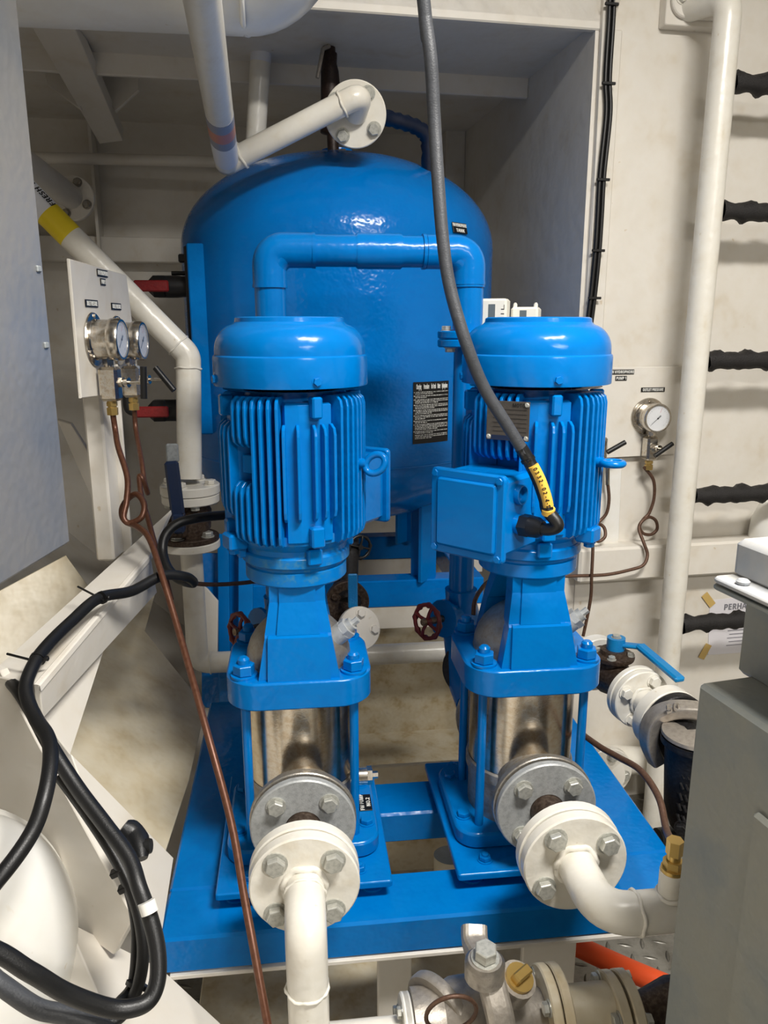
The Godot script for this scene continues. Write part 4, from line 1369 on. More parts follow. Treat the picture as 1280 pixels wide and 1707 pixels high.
# ---------------------------------------------------------------- gauges
func gauge(label: String, p: Vector3, dir: Vector3, hb: Vector3, handle_dir: Vector3, reach := 0.0) -> Node3D:
	# p: middle of the mounting flange on its panel, dir: out of the panel
	var t := thing("pressure_gauge", label, "gauge", p, "round steel pressure gauges")
	var b := Transform3D(align(dir), p)
	var mb := MB.new()
	mb.lathe([Vector2(0, 0), Vector2(0.046, 0), Vector2(0.0465, 0.001), Vector2(0.0455, 0.003), Vector2(0.036, 0.004), Vector2(0.0345, 0.006), Vector2(0.034, 0.03), Vector2(0.036, 0.031), Vector2(0.0365, 0.033), Vector2(0.0365, 0.047), Vector2(0.0345, 0.05), Vector2(0.031, 0.05), Vector2(0.0305, 0.047), Vector2(0, 0.0465)], 48, b)
	put(mb, "case", M.chrome, t)
	mb = MB.new()
	mb.lathe([Vector2(0, 0.0467), Vector2(0.0303, 0.0467), Vector2(0.0303, 0.0472), Vector2(0, 0.0472)], 40, b)
	var face := put(mb, "dial", M.dial, t, "white dial with a black needle")
	var up := Vector3.UP
	var rt := up.cross(dir).normalized()
	var fc := p + dir * 0.0474
	mb = MB.new()
	for k in 25:
		var a := deg_to_rad(225.0 - 270.0 * k / 24)
		var o := rt * cos(a) + up * sin(a)
		var big := k % 4 == 0
		mb.box(fc + o * (0.0245 if big else 0.0255), Vector3(0.0045 if big else 0.0025, 0.0005, 0.0003), 0.0, Basis(o, dir.cross(o), dir))
	put(mb, "scale", M.grey_ink, face)
	mb = MB.new()
	var na := deg_to_rad(222.0)
	var no := rt * cos(na) + up * sin(na)
	mb.box(fc + no * 0.007 + dir * 0.001, Vector3(0.028, 0.0011, 0.0005), 0.0, Basis(no, dir.cross(no), dir))
	mb.box(fc - no * 0.006 + dir * 0.001, Vector3(0.008, 0.0035, 0.0006), 0.0, Basis(no, dir.cross(no), dir))
	mb.tube([fc, fc + dir * 0.002], 0.002, 12)
	put(mb, "needle", M.black_ink, face)
	mb = MB.new()
	var ro := rt * cos(1.2) + up * sin(1.2)
	mb.box(fc + ro * 0.021, Vector3(0.012, 0.0008, 0.0003), 0.0, Basis(ro, dir.cross(ro), dir))
	put(mb, "limit_mark", M.red_ink, face)
	mb = MB.new()
	mb.lathe([Vector2(0, 0.0488), Vector2(0.0305, 0.0488), Vector2(0.0305, 0.0494), Vector2(0, 0.0494)], 40, b)
	put(mb, "glass", M.glass, t)
	for k in 3:
		var a := PI / 2 + TAU * k / 3
		bolt(t, p + (rt * cos(a) + up * sin(a)) * 0.0405 + dir * 0.003, dir, 0.0035, 0.003, "chrome", 0.0, 0.2, "screw")
	# needle valve block under the case
	var g := p + dir * 0.022 + Vector3(0, -0.036, 0)
	var v := thing("needle_valve", label.replace("pressure gauge", "needle valve block under gauge"), "valve", g + Vector3(0, -0.07, 0), "gauge needle valves")
	mb = MB.new()
	mb.tube([g + Vector3(0, 0.004, 0), g + Vector3(0, -0.008, 0)], 0.011, 6)
	mb.tube([g + Vector3(0, -0.008, 0), g + Vector3(0, -0.012, 0)], 0.008, 14)
	put(mb, "union_nut", M.chrome, v)
	mb = MB.new()
	mb.box(g + Vector3(0, -0.041, 0), Vector3(0.034, 0.06, 0.03), 0.005, Basis(dir, Vector3.UP, dir.cross(Vector3.UP)).orthonormalized())
	put(mb, "block", M.chrome, v)
	var h0 := g + Vector3(0, -0.038, 0)
	mb = MB.new()
	mb.tube([h0, h0 + handle_dir * 0.026], 0.0095, 6)
	mb.tube([h0 + handle_dir * 0.026, h0 + handle_dir * 0.03], 0.0065, 14)
	mb.tube([h0 + handle_dir * 0.03, h0 + handle_dir * 0.036], 0.009, 16)
	mb.tube([h0 + handle_dir * 0.036, h0 + handle_dir * (0.052 + reach)], 0.0035, 10)
	put(mb, "bonnet", M.chrome, v)
	mb = MB.new()
	mb.tube([h0 + handle_dir * (0.05 + reach) - hb * 0.028, h0 + handle_dir * (0.05 + reach) + hb * 0.028], 0.0058, 14)
	put(mb, "handle", M.black, v, "black bar handle")
	mb = MB.new()
	mb.tube([g + Vector3(0, -0.069, 0), g + Vector3(0, -0.073, 0)], 0.0085, 16)
	mb.tube([g + Vector3(0, -0.073, 0), g + Vector3(0, -0.08, 0)], 0.0098, 6)
	mb.tube([g + Vector3(0, -0.08, 0), g + Vector3(0, -0.083, 0)], 0.0078, 16)
	mb.tube([g + Vector3(0, -0.083, 0), g + Vector3(0, -0.096, 0)], 0.0102, 6)
	put(mb, "brass_union", M.brass, v, "brass compression union")
	return t

func gauges():
	# ---- panel on a post by the hull side, facing sideways
	var t := thing("gauge_board", "cream gauge panel with black tags on a channel post by the hull", "panel", Vector3(-0.3445, 1.1447, -1.4531))
	var mb := MB.new()
	mb.sheet([Vector3(-0.3541, 1.4164, -1.3622), Vector3(-0.3235, 1.4094, -1.6534), Vector3(-0.3198, 1.1774, -1.6882), Vector3(-0.3544, 1.1921, -1.3593)], 0.006, Vector3(0.3548, 1.3061, 1.46))
	put(mb, "panel", M.cream, t)
	mb = MB.new()
	var pz := Vector3(-0.3678, 1.0685, -1.5183)
	var pb := Basis(Vector3(0.9945, 0, 0.1045), Vector3.UP, -Vector3(0.1045, 0, -0.9945))
	var pl: float = 1.32 - 0.8672
	mb.box(Vector3(pz.x, 1.32 - pl / 2, pz.z), Vector3(0.035, pl, 0.06), 0.004, pb)
	mb.box(Vector3(pz.x, 1.32 - pl / 2, pz.z) + Vector3(0.1045, 0, -0.9945) * 0.035 + Vector3(0.9945, 0, 0.1045) * 0.01, Vector3(0.045, pl, 0.008), 0.002, pb)
	put(mb, "post", M.cream, t)
	var out := Vector3(0.9945, 0, 0.1045)
	var rd := Vector3(0.1045, 0, -0.9945)
	tag(t, ["FW HYDROPHORE"], Vector3(-0.3382, 1.403, -1.5089), rd, Vector3.UP, 0.054, 0.0125)
	tag(t, ["PUMP 2"], Vector3(-0.3382, 1.3879, -1.5083), rd, Vector3.UP, 0.025, 0.012)
	tag(t, ["INLET PRESSURE"], Vector3(-0.3453, 1.3483, -1.4412), rd, Vector3.UP, 0.06, 0.0125)
	tag(t, ["OUTLET PRESSURE"], Vector3(-0.3316, 1.3464, -1.5709), rd, Vector3.UP, 0.055, 0.0125)
	var g0 := Vector3(-0.345, 1.2873, -1.4394)
	var g1 := Vector3(-0.3318, 1.283, -1.5642)
	gauge("steel pressure gauge nearer the viewer on the post-mounted panel", g0, out, Vector3(0.05, 1, 0).normalized(), Vector3(0.95, 0, 0.3).normalized(), 0.014)
	gauge("steel pressure gauge farther along the post-mounted panel", g1, out, Vector3(0.6, -0.75, 0.2).normalized(), Vector3(0.97, 0.03, 0.24).normalized(), 0.016)
	# copper tubes with their pigtail loops
	var u0 := g0 + Vector3(0.0219, 0, 0.0023) + Vector3(0, -0.13, 0)
	var u1 := g1 + Vector3(0.0219, 0, 0.0023) + Vector3(0, -0.13, 0)
	t = thing("copper_tube", "long reddish copper gauge tube with a pigtail, running down past the skid", "tube", u0)
	mb = MB.new()
	mb.tube(curve([u0, u0 + Vector3(0.002, -0.03, 0), Vector3(-0.3089, 1.1037, -1.3939), Vector3(-0.2881, 1.0582, -1.3494), Vector3(-0.2859, 1.0225, -1.3198), Vector3(-0.2894, 0.9982, -1.304), Vector3(-0.2797, 0.9884, -1.3005), Vector3(-0.2594, 0.9982, -1.3005), Vector3(-0.2567, 1.0175, -1.3152), Vector3(-0.2705, 1.0312, -1.3305), Vector3(-0.2881, 1.0211, -1.3404), Vector3(-0.2977, 1.0042, -1.3323), Vector3(-0.292, 0.9874, -1.3224), Vector3(-0.2598, 0.9856, -1.2768), Vector3(-0.2369, 0.9744, -1.2404), Vector3(-0.2104, 0.9335, -1.1757), Vector3(-0.1775, 0.8625, -1.103), Vector3(-0.1292, 0.7748, -0.9726), Vector3(-0.0953, 0.6872, -0.8958), Vector3(-0.0771, 0.6181, -0.8356), Vector3(-0.0606, 0.5637, -0.7791), Vector3(-0.0475, 0.5053, -0.7428)], 6), 0.0052, 12)
	put(mb, "tube", M.copper, t)
	t = thing("copper_tube", "second copper gauge tube joining the pigtailed tube below the panel", "tube", u1)
	mb = MB.new()
	mb.tube(curve([u1, u1 + Vector3(0, -0.04, 0), Vector3(-0.2885, 1.0611, -1.4847), Vector3(-0.281, 1.0319, -1.4561), Vector3(-0.2712, 1.0122, -1.4295), Vector3(-0.2754, 1.0396, -1.4159), Vector3(-0.2817, 1.0449, -1.4179), Vector3(-0.2744, 1.0123, -1.3885), Vector3(-0.2609, 0.9838, -1.3593), Vector3(-0.2459, 0.9529, -1.3191), Vector3(-0.2257, 0.912, -1.2758), Vector3(-0.2108, 0.8698, -1.2432)], 6), 0.0048, 12)
	put(mb, "tube", M.copper, t)
	# ---- panel on the bulkhead
	t = thing("gauge_board", "cream sheet gauge panel with black tags flat on the bulkhead", "panel", Vector3(0.8667, 0.9869, -1.8742), "", deg_to_rad(4.0))
	mb = MB.new()
	var w0 := Vector3(0.6819, 1.2121, -1.8413)
	var w1 := Vector3(0.9614, 1.2124, -1.8608)
	var w2 := Vector3(0.973, 0.9916, -1.8616)
	var w3 := Vector3(0.7038, 0.986, -1.8428)
	mb.sheet([w0, w1, w2, w3], 0.004)
	put(mb, "panel", M.cream, t)
	mb = MB.new()
	mb.sheet([Vector3(0.7213, 0.9863, -1.848), Vector3(0.8219, 0.9832, -1.8551), Vector3(0.8309, 0.713, -1.8557), Vector3(0.7386, 0.7182, -1.8492)], 0.014)
	put(mb, "bracket", M.white, t)
	var wd := Vector3(0.9976, 0, -0.0698)
	var wn := Vector3(0.0698, 0, 0.9976)
	tag(t, ["FW HYDROPHORE"], Vector3(0.8014, 1.2008, -1.849), wd, Vector3.UP, 0.066, 0.0115)
	tag(t, ["PUMP 1"], Vector3(0.801, 1.1855, -1.849), wd, Vector3.UP, 0.03, 0.0115)
	tag(t, ["OUTLET PRESSURE"], Vector3(0.8883, 1.1565, -1.8551), wd, Vector3.UP, 0.064, 0.011)
	gauge("steel pressure gauge on the bulkhead panel, dial facing the viewer", Vector3(0.8814, 1.0901, -1.8552), wn, (wd * 0.85 + Vector3(0, 0.5, 0) - wn * 0.1).normalized(), (wn * 0.9 + wd * 0.15).normalized())
	var gb := Vector3(0.8706, 1.0929, -1.8324)
	t = thing("copper_tube", "dull copper tube with a pigtail loop hanging from the bulkhead gauge", "tube", gb)
	mb = MB.new()
	mb.tube(curve([gb + Vector3(0, -0.128, 0), Vector3(0.9003, 0.9309, -1.8365), Vector3(0.9061, 0.8839, -1.8369), Vector3(0.8962, 0.845, -1.8362), Vector3(0.881, 0.8283, -1.8351), Vector3(0.8726, 0.8096, -1.8345), Vector3(0.8866, 0.79, -1.8405), Vector3(0.9114, 0.7842, -1.8473), Vector3(0.927, 0.798, -1.8484), Vector3(0.919, 0.8221, -1.8428), Vector3(0.8972, 0.8339, -1.8363), Vector3(0.8756, 0.825, -1.8297), Vector3(0.8665, 0.8062, -1.8241), Vector3(0.8729, 0.7749, -1.8045), Vector3(0.8805, 0.7457, -1.795), Vector3(0.8662, 0.7226, -1.784), Vector3(0.8311, 0.7119, -1.7815), Vector3(0.7669, 0.7031, -1.777), Vector3(0.6867, 0.7048, -1.7714), Vector3(0.592, 0.7074, -1.7648)], 6), 0.0042, 10)
	put(mb, "tube", M.copper_dull, t)
	t = thing("gauge_cock", "black bar handled cock peeping from behind the cabled motor", "valve", Vector3(0.7784, 1.0066, -1.838))
	mb = MB.new()
	mb.tube([Vector3(0.7477, 1.0141, -1.7757), Vector3(0.7926, 1.0376, -1.7788)], 0.006, 12)
	put(mb, "handle", M.black, t)
	mb = MB.new()
	mb.box(Vector3(0.7496, 1.015, -1.8259), Vector3(0.03, 0.058, 0.026), 0.004)
	put(mb, "body", M.chrome, t)
	mb = MB.new()
	mb.tube([Vector3(0.7712, 0.9812, -1.8275), Vector3(0.7754, 0.9232, -1.8277)], 0.006, 6)
	put(mb, "union_nut", M.chrome, t)
	t = thing("copper_tube", "copper tube curling down between the cabled motor and the bulkhead", "tube", Vector3(0.766, 0.7799, -1.8271))
	mb = MB.new()
	mb.tube(curve([Vector3(0.7745, 0.9355, -1.8277), Vector3(0.7827, 0.889, -1.8283), Vector3(0.779, 0.8502, -1.828), Vector3(0.7594, 0.8276, -1.8266), Vector3(0.7352, 0.8157, -1.8149), Vector3(0.7537, 0.7802, -1.8162), Vector3(0.7742, 0.7902, -1.8176), Vector3(0.7753, 0.8111, -1.8277), Vector3(0.7582, 0.8214, -1.8266), Vector3(0.7215, 0.8165, -1.7839), Vector3(0.7263, 0.7804, -1.7742), Vector3(0.7241, 0.7058, -1.764), Vector3(0.7294, 0.6387, -1.7744), Vector3(0.7203, 0.5381, -1.7838)], 6), 0.0042, 10)
	put(mb, "tube", M.copper_dull, t)

# ---------------------------------------------------------------- things on the bulkhead
func wrap_bar(parent: Node3D, a: Vector3, b: Vector3, r: float, sd: float):
	# round bar bound with tape: lumpy turns along it
	var n := 44
	var mb := MB.new()
	var dir := (b - a).normalized()
	var u := Vector3.UP
	var w := dir.cross(u).normalized()
	var seg := 14
	var rr := func(i: int, k: int):
		var s := float(i) / n * a.distance_to(b)
		var ang := TAU * k / seg
		var ph := fposmod(s / 0.075 + sd + ang / TAU * 0.45, 1.0)
		return r * (1.0 + 0.38 * exp(-pow((ph - 0.5) / 0.13, 2)) + 0.1 * sin(s * 130.0 + ang * 2.0 + sd * 9.0) + (0.16 if sin(ang) < -0.2 else 0.0) * (0.5 + 0.5 * sin(s * 70.0 + sd * 5.0)))
	for i in n:
		for k in seg:
			var P := func(ii: int, kk: int):
				var ang := TAU * (kk % seg) / seg
				return a.lerp(b, float(ii) / n) + (w * cos(ang) + u * sin(ang)) * rr.call(ii, kk % seg)
			var o := func(kk: int):
				var ang := TAU * kk / seg
				return w * cos(ang) + u * sin(ang)
			mb.quad(P.call(i, k), P.call(i, k + 1), P.call(i + 1, k + 1), P.call(i + 1, k), o.call(k), o.call(k + 1), o.call(k + 1), o.call(k))
	put(mb, "rung", M.wrap, parent, "rung bound in black tape")

func cable(called: String, label: String, pts: Array, r: float, m: String, group := "", seg := 12) -> Node3D:
	var t := thing(called, label, "cable", pts[0], group)
	var mb := MB.new()
	mb.tube(curve(pts, 8), r, seg)
	put(mb, "sheath", M[m], t)
	return t

func tie(t: Node3D, p: Vector3, dir: Vector3, r: float, m := "black"):
	var mb := MB.new()
	mb.tube([p - dir.normalized() * 0.002, p + dir.normalized() * 0.002], r, 14)
	var b := align(dir)
	mb.box(p + b * Vector3(r, 0, 0), Vector3(0.007, 0.005, 0.006), 0.001, b)
	put(mb, "cable_tie", M[m], t)

func wall_items():
	var wd := Vector3(0.9976, 0, -0.0698)
	var wn := Vector3(0.0698, 0, 0.9976)
	var t := thing("ladder", "cream pipe ladder on the bulkhead with black taped rungs", "ladder", Vector3(1.1, 0, -1.75))
	var mb: MB
	var st := Vector3(0.937, 0, -1.749)
	for k in 2:
		var s: Vector3 = st + wd * 0.4 * k
		mb = MB.new()
		mb.tube(fillet([s, s + Vector3(0, 1.99, 0), s + Vector3(0, 2.0, 0) - wn * 0.11 - wd * (0.035 if k == 0 else -0.035)], 0.05, 9), 0.0285, 24)
		put(mb, "stile", M.cream_pipe, t)
	for y in [0.25, 0.572, 0.907, 1.232, 1.562, 1.824]:
		wrap_bar(t, st + wd * 0.026 + Vector3(0, y, 0), st + wd * 0.374 + Vector3(0, y, 0), 0.0185, fposmod(y * 7.3, 1.0))
	# bolted pad that carries the ladder's head
	t = thing("ladder_bracket", "rounded cream mounting pad with bolts at the head of the ladder", "bracket", Vector3(0.9007, 2.0017, -1.8766), "", deg_to_rad(4.0))
	mb = MB.new()
	var pc := Vector3(0.925, 2.025, -1.8783)
	var pb := Transform3D(Basis(wd, wn, wd.cross(wn)), pc)
	mb.prism(round_rect(0.17, 0.125, 0.004, 2), 0.0, 0.03, 0.002, pb)
	mb.prism(round_rect(0.155, 0.1, 0.035, 6), 0.03, 0.042, 0.003, pb, 0.5)
	var pad := put(mb, "pad", M.cream, t)
	for k in [[-0.055, 0.01], [0.055, 0.01], [-0.055, -0.04], [0.055, -0.04]]:
		bolt(pad, pb * Vector3(k[0], 0.042, k[1]), wn, 0.013, 0.012, "cream_pipe")
	# pair of cables with ties
	for k in 2:
		var o := wd * 0.0105 * k
		var pts := [Vector3(0.7087, 2.039, -1.8391), Vector3(0.7109, 1.9692, -1.8393), Vector3(0.711, 1.8496, -1.8393), Vector3(0.7177, 1.7763, -1.8398), Vector3(0.712, 1.6499, -1.8394), Vector3(0.7124, 1.5591, -1.8394), Vector3(0.7118, 1.4795, -1.8393), Vector3(0.7084, 1.3846, -1.8411), Vector3(0.7018, 1.2872, -1.8427)]
		for i in pts.size(): pts[i] += o
		var ct := cable("wall_cable", ["thin black cable strapped to the bulkhead edge, nearer the recess", "thin black cable strapped to the bulkhead edge, nearer the ladder"][k], pts, 0.005, "black", "pair of cables on the bulkhead")
		if k == 0:
			for p in [Vector3(0.7077, 1.9948, -1.8391), Vector3(0.7119, 1.8375, -1.8393), Vector3(0.7129, 1.6371, -1.8394), Vector3(0.7117, 1.4822, -1.8393), Vector3(0.7106, 1.375, -1.8413)]:
				mb = MB.new()
				mb.box(p + wd * 0.005 + wn * 0.006, Vector3(0.032, 0.006, 0.006), 0.001, Basis(wd, Vector3.UP, wn))
				put(mb, "cable_tie", M.black, ct)
	t = thing("cable_tray", "narrow cream flat bar behind the strapped cables", "bar", Vector3(0.7242, 1.6805, -1.8643))
	mb = MB.new()
	mb.sheet([Vector3(0.7, 2.0422, -1.8485), Vector3(0.7253, 2.044, -1.8503), Vector3(0.7213, 1.3083, -1.85), Vector3(0.7059, 1.3083, -1.849)], 0.014)
	put(mb, "flat_bar", M.cream, t)
	# pressure switches over the cabled motor
	for k in 2:
		var sw := thing("pressure_switch", ["white pressure switch box with dial slot, closer to the blue riser", "white pressure switch box with two studs, closer to the bulkhead"][k], "switch", [Vector3(0.3767, 1.2922, -1.4636), Vector3(0.4494, 1.2917, -1.4965)][k], "pressure switches")
		var cc: Vector3 = [Vector3(0.3744, 1.3141, -1.4485), Vector3(0.4378, 1.3076, -1.4603)][k]
		var sb := Basis(Vector3.UP, -0.42)
		mb = MB.new()
		mb.box(cc + Vector3(0, -0.005, 0), Vector3(0.05, 0.1 if k == 0 else 0.084, 0.045 if k == 0 else 0.055), 0.004, sb)
		put(mb, "case", M.plastic_white, sw)
		mb = MB.new()
		mb.box(cc + sb * Vector3(-0.002, 0.02 if k == 0 else 0.016, 0.0226 if k == 0 else 0.0276), Vector3(0.0125, 0.03, 0.001), 0.0, sb)
		put(mb, "window", M.window_grey, sw)
		if k == 0:
			mb = MB.new()
			for i in 4: mb.box(cc + sb * Vector3(0.018, 0.026 - i * 0.008, 0.0226), Vector3(0.006, 0.0014, 0.0008), 0.0, sb)
			mb.box(cc + sb * Vector3(0.0205, 0.03, 0.0226), Vector3(0.001, 0.008, 0.0008), 0.0, sb)
			put(mb, "scale_mark", M.black_ink, sw)
		else:
			for i in [-1, 1]:
				mb = MB.new()
				mb.tube([cc + sb * Vector3(i * 0.019, 0.036, 0.015), cc + sb * Vector3(i * 0.019, 0.042, 0.015), cc + sb * Vector3(i * 0.019, 0.045, 0.015)], [0.004, 0.004, 0.002], 10)
				put(mb, "stud", M.plastic_white, sw)
		mb = MB.new()
		mb.tube([cc + Vector3(0, -0.045, 0), Vector3(cc.x, 1.1, cc.z), Vector3(0.32, 1.1, -1.42)], 0.006, 8)
		put(mb, "support", M.blue, sw)
	# notice taped to the bulkhead
	t = thing("notice_sheet", "white paper notice with a printed warning taped low on the bulkhead", "notice", Vector3(1.2039, 0.4228, -1.8978), "", deg_to_rad(4.0))
	mb = MB.new()
	mb.sheet([Vector3(1.1173, 0.5791, -1.8898), Vector3(1.3876, 0.5893, -1.9087), Vector3(1.393, 0.4139, -1.909), Vector3(1.1293, 0.4171, -1.8906)], 0.001)
	var sheet_ := put(mb, "paper", M.paper, t)
	letters(sheet_, "PERHATIAN", Vector3(1.2233, 0.5565, -1.8962), wd, Vector3.UP, 0.017, "grey_ink", "lettering", 0.95)
	for k in 5:
		mb = MB.new()
		mb.box(Vector3(1.2172, 0.4858, -1.8961) + Vector3(0, -0.011 * k, 0), Vector3(0.07 - 0.012 * (k % 2), 0.0018, 0.0006), 0.0, Basis(wd, Vector3.UP, wn))
		put(mb, "printed_line", M.grey_ink, sheet_)
	for p in [[Vector3(1.1126, 0.5817, -1.8879), -0.7], [Vector3(1.118, 0.4295, -1.8883), 0.45]]:
		mb = MB.new()
		mb.box(p[0], Vector3(0.02, 0.045, 0.001), 0.0, Basis(wd, Vector3.UP, wn) * Basis(Vector3.BACK, -p[1]))
		put(mb, "tape", M.tape, sheet_, "brownish adhesive tape")
	# white tub behind the cabinet
	t = thing("white_tub", "white plastic tub on the bulkhead ledge behind the grey cabinet", "tub", Vector3(1.2581, 0.7574, -1.8515))
	mb = MB.new()
	var tubp := Vector3(1.2645, 0.7622, -1.8519)
	mb.lathe([Vector2(0, 0), Vector2(0.07, 0), Vector2(0.066, 0.05), Vector2(0.045, 0.1), Vector2(0.0, 0.12)], 32, Transform3D(Basis.IDENTITY, tubp))
	put(mb, "tub", M.white, t)

# ---------------------------------------------------------------- valves by the grey cabinet
func side_valves():
	var a := Vector3(0.139, 0, 0.99)
	var B := Vector3(0.7045, 0.5514, -1.4123)
	var t := thing("ball_valve", "rusty iron ball valve with a long light blue lever beside the cabled pump", "valve", B - a * 0.12)
	var V := B - a * 0.115
	var mb := MB.new()
	mb.tube([V - a * 0.06, V - a * 0.03, V, V + a * 0.03, V + a * 0.085], [0.05, 0.038, 0.044, 0.036, 0.036], 20)
	var top := Vector3(0.7046, 0.6043, -1.5389)
	mb.tube([V, V + Vector3(0, 0.045, 0)], 0.034, 18)
	put(mb, "body", M.iron, t)
	mb = MB.new()
	mb.lathe([Vector2(0, 0.043), Vector2(0.045, 0.043), Vector2(0.046, 0.046), Vector2(0.046, 0.052), Vector2(0.03, 0.055), Vector2(0.028, 0.064), Vector2(0, 0.064)], 28, Transform3D(Basis.IDENTITY, V))
	var bonnet := put(mb, "bonnet", M.iron, t)
	for k in 4: bolt(bonnet, V + Vector3(cos(k * PI / 2 + 0.5) * 0.036, 0.053, sin(k * PI / 2 + 0.5) * 0.036), Vector3.UP, 0.008, 0.008, "bolt_steel")
	mb = MB.new()
	var hub := V + Vector3(0.004, 0.075, 0)
	mb.tube([hub + Vector3(0, -0.012, 0), hub + Vector3(0, 0.016, 0)], 0.02, 20)
	var l1 := Vector3(0.7336, 0.6335, -1.4909)
	var l2 := Vector3(0.7563, 0.6183, -1.3604)
	var ld := (l2 - l1).normalized()
	var lx := ld.cross(Vector3.UP).normalized()
	mb.box((l1 + l2) / 2, Vector3(0.024, 0.013, l1.distance_to(l2) + 0.01), 0.004, Basis(lx, ld.cross(lx), -ld).orthonormalized())
	var hd := (l1 - hub).normalized()
	var hx := hd.cross(Vector3.UP).normalized()
	mb.box((hub + l1) / 2, Vector3(0.02, 0.009, hub.distance_to(l1) + 0.01), 0.003, Basis(hx, hd.cross(hx), -hd).orthonormalized())
	var lever := put(mb, "lever", M.lever_blue, t)
	bolt(lever, hub + Vector3(0, 0.015, 0), Vector3.UP, 0.009, 0.007, "bolt_steel")
	# cream spool with two flanges
	t = thing("flanged_spool", "short cream flanged pipe between the blue lever valve and the strainer", "pipe", B)
	flange(t, B - a * 0.012, a, 0.064, 0.016, "cream_pipe", 0.0, "bolt_steel", 0.8, 4, 0.011, 0.0, "counter_flange")
	flange(t, B + a * 0.006, a, 0.063, 0.016, "cream_pipe", 0.047, "cream_pipe", 0.5, 4, 0.0125)
	pipe(t, [B, B + a * 0.09], 0.027, "cream_pipe")
	bead(t, B + a * 0.01, a, 0.028, "cream_pipe", 0.004)
	pipe(t, [B - a * 0.2, B - a * 0.32], 0.03, "cream_pipe", 0.0, "rear_pipe")
	flange(t, B - a * 0.172, a, 0.064, 0.03, "white", 0.0, "cream_pipe", 0.5, 4, 0.0125, 0.0, "rear_flange")
	flange(t, B + a * 0.105, a, 0.068, 0.03, "cream_pipe", 0.0, "bolt_steel", 0.5, 4, 0.011, 0.0, "front_flange")
	# strainer pot with yoke
	t = thing("strainer", "dark iron strainer pot with a pale yoke cast with number 50", "strainer", B + a * 0.2 + Vector3(0, -0.15, 0))
	flange(t, B + a * 0.126, a, 0.067, 0.02, "dark_iron", 0.0, "bolt_steel", 0.5, 4, 0.011, 0.0, "inlet_flange")
	mb = MB.new()
	var Pp := B + a * 0.195 + Vector3(-0.012, 0, 0)
	mb.lathe([Vector2(0, -0.17), Vector2(0.03, -0.165), Vector2(0.043, -0.13), Vector2(0.05, -0.03), Vector2(0.052, 0.005), Vector2(0.06, 0.008), Vector2(0.06, 0.02), Vector2(0, 0.02)], 36, Transform3D(Basis.IDENTITY, Pp + Vector3(0, 0.0, 0)))
	mb.tube([B + a * 0.12, Pp], 0.04, 18)
	var pot := put(mb, "pot", M.dark_iron, t)
	mb = MB.new()
	mb.lathe([Vector2(0, 0.022), Vector2(0.058, 0.022), Vector2(0.06, 0.024), Vector2(0.059, 0.03), Vector2(0.02, 0.036), Vector2(0, 0.036)], 36, Transform3D(Basis.IDENTITY, Pp))
	put(mb, "cover", M.alloy, t)
	mb = MB.new()
	var up := Vector3.UP
	var arc := []
	for p in [Vector3(-0.045, -0.062, 0.0), Vector3(-0.062, -0.02, 0.0), Vector3(-0.058, 0.025, 0.0), Vector3(-0.035, 0.05, 0.0), Vector3(0.0, 0.062, 0.0), Vector3(0.06, 0.066, 0.0)]: arc.append(B + a * 0.135 + Vector3(p.x, p.y, 0) + a * maxf(0.0, p.x + 0.05) * 0.75)
	var ar := curve(arc, 5)
	mb.sweep(ar, round_rect(0.034, 0.026, 0.006, 3), a)
	var yoke := put(mb, "yoke", M.alloy, t)
	letters(yoke, "50", Vector3(0.6845, 0.6194, -1.2447), Vector3(0.98, 0.2, -0.1), Vector3(-0.1, 1, 0), 0.018, "alloy", "cast_number", 1.0, 0.003)
	for k in 14:
		mb = MB.new()
		var an := -0.9 + (k % 3) * 0.2
		var yy := -0.03 - (k / 3) * 0.022
		mb.tube([Pp + Vector3(sin(an) * 0.046, yy, cos(an) * 0.046), Pp + Vector3(sin(an + 0.12) * 0.0465, yy - 0.012, cos(an + 0.12) * 0.0465)], 0.0038, 8)
		put(mb, "cast_mark", M.dark_iron, pot)
	bolt(t, Pp + Vector3(-0.03, -0.14, 0.04), Vector3(-0.6, 0, 0.8).normalized(), 0.012, 0.014, "dark_iron")
	mb = MB.new()
	mb.tube([B + a * 0.185 + Vector3(0.03, 0.05, 0), B + a * 0.185 + Vector3(0.03, 0.1, 0)], 0.009, 6)
	put(mb, "yoke_screw", M.bolt_steel, t)
	mb = MB.new()
	mb.tube([Pp + Vector3(0.03, -0.14, -0.02), Vector3(Pp.x + 0.05, 0.0, Pp.z - 0.02)], 0.012, 12)
	put(mb, "drain_pipe", M.iron, t)
	# cream pipe and bracket on the bulkhead behind
	t = thing("drop_pipe", "cream pipes low against the bulkhead behind the strainer", "pipe", Vector3(0.9796, -0.0823, -1.837))
	pipe(t, [Vector3(0.7366, 0.1696, -1.82), Vector3(0.9886, 0.1267, -1.8376), Vector3(1.0186, -0.2469, -1.8397)], 0.038, "cream_pipe", 0.04)
	flange(t, Vector3(0.7778, 0.1857, -1.7076), Vector3(0.0698, 0, 0.9976), 0.07, 0.02, "cream_pipe", 0.05, "bolt_steel", 0.2, 4, 0.012)
	pipe(t, [Vector3(0.7778, 0.1857, -1.7076), Vector3(0.8533, 0.0766, -1.8733)], 0.045, "cream_pipe", 0.0, "spigot")
	t = thing("pipe_coupling", "black coupling on a pipe beside the brass union", "coupling", Vector3(0.6089, 0.4661, -1.0715))
	mb = MB.new()
	mb.tube([Vector3(0.6774, 0.3442, -1.2411), Vector3(0.7616, 0.3405, -1.2512)], 0.02, 16)
	put(mb, "sleeve", M.rubber, t)

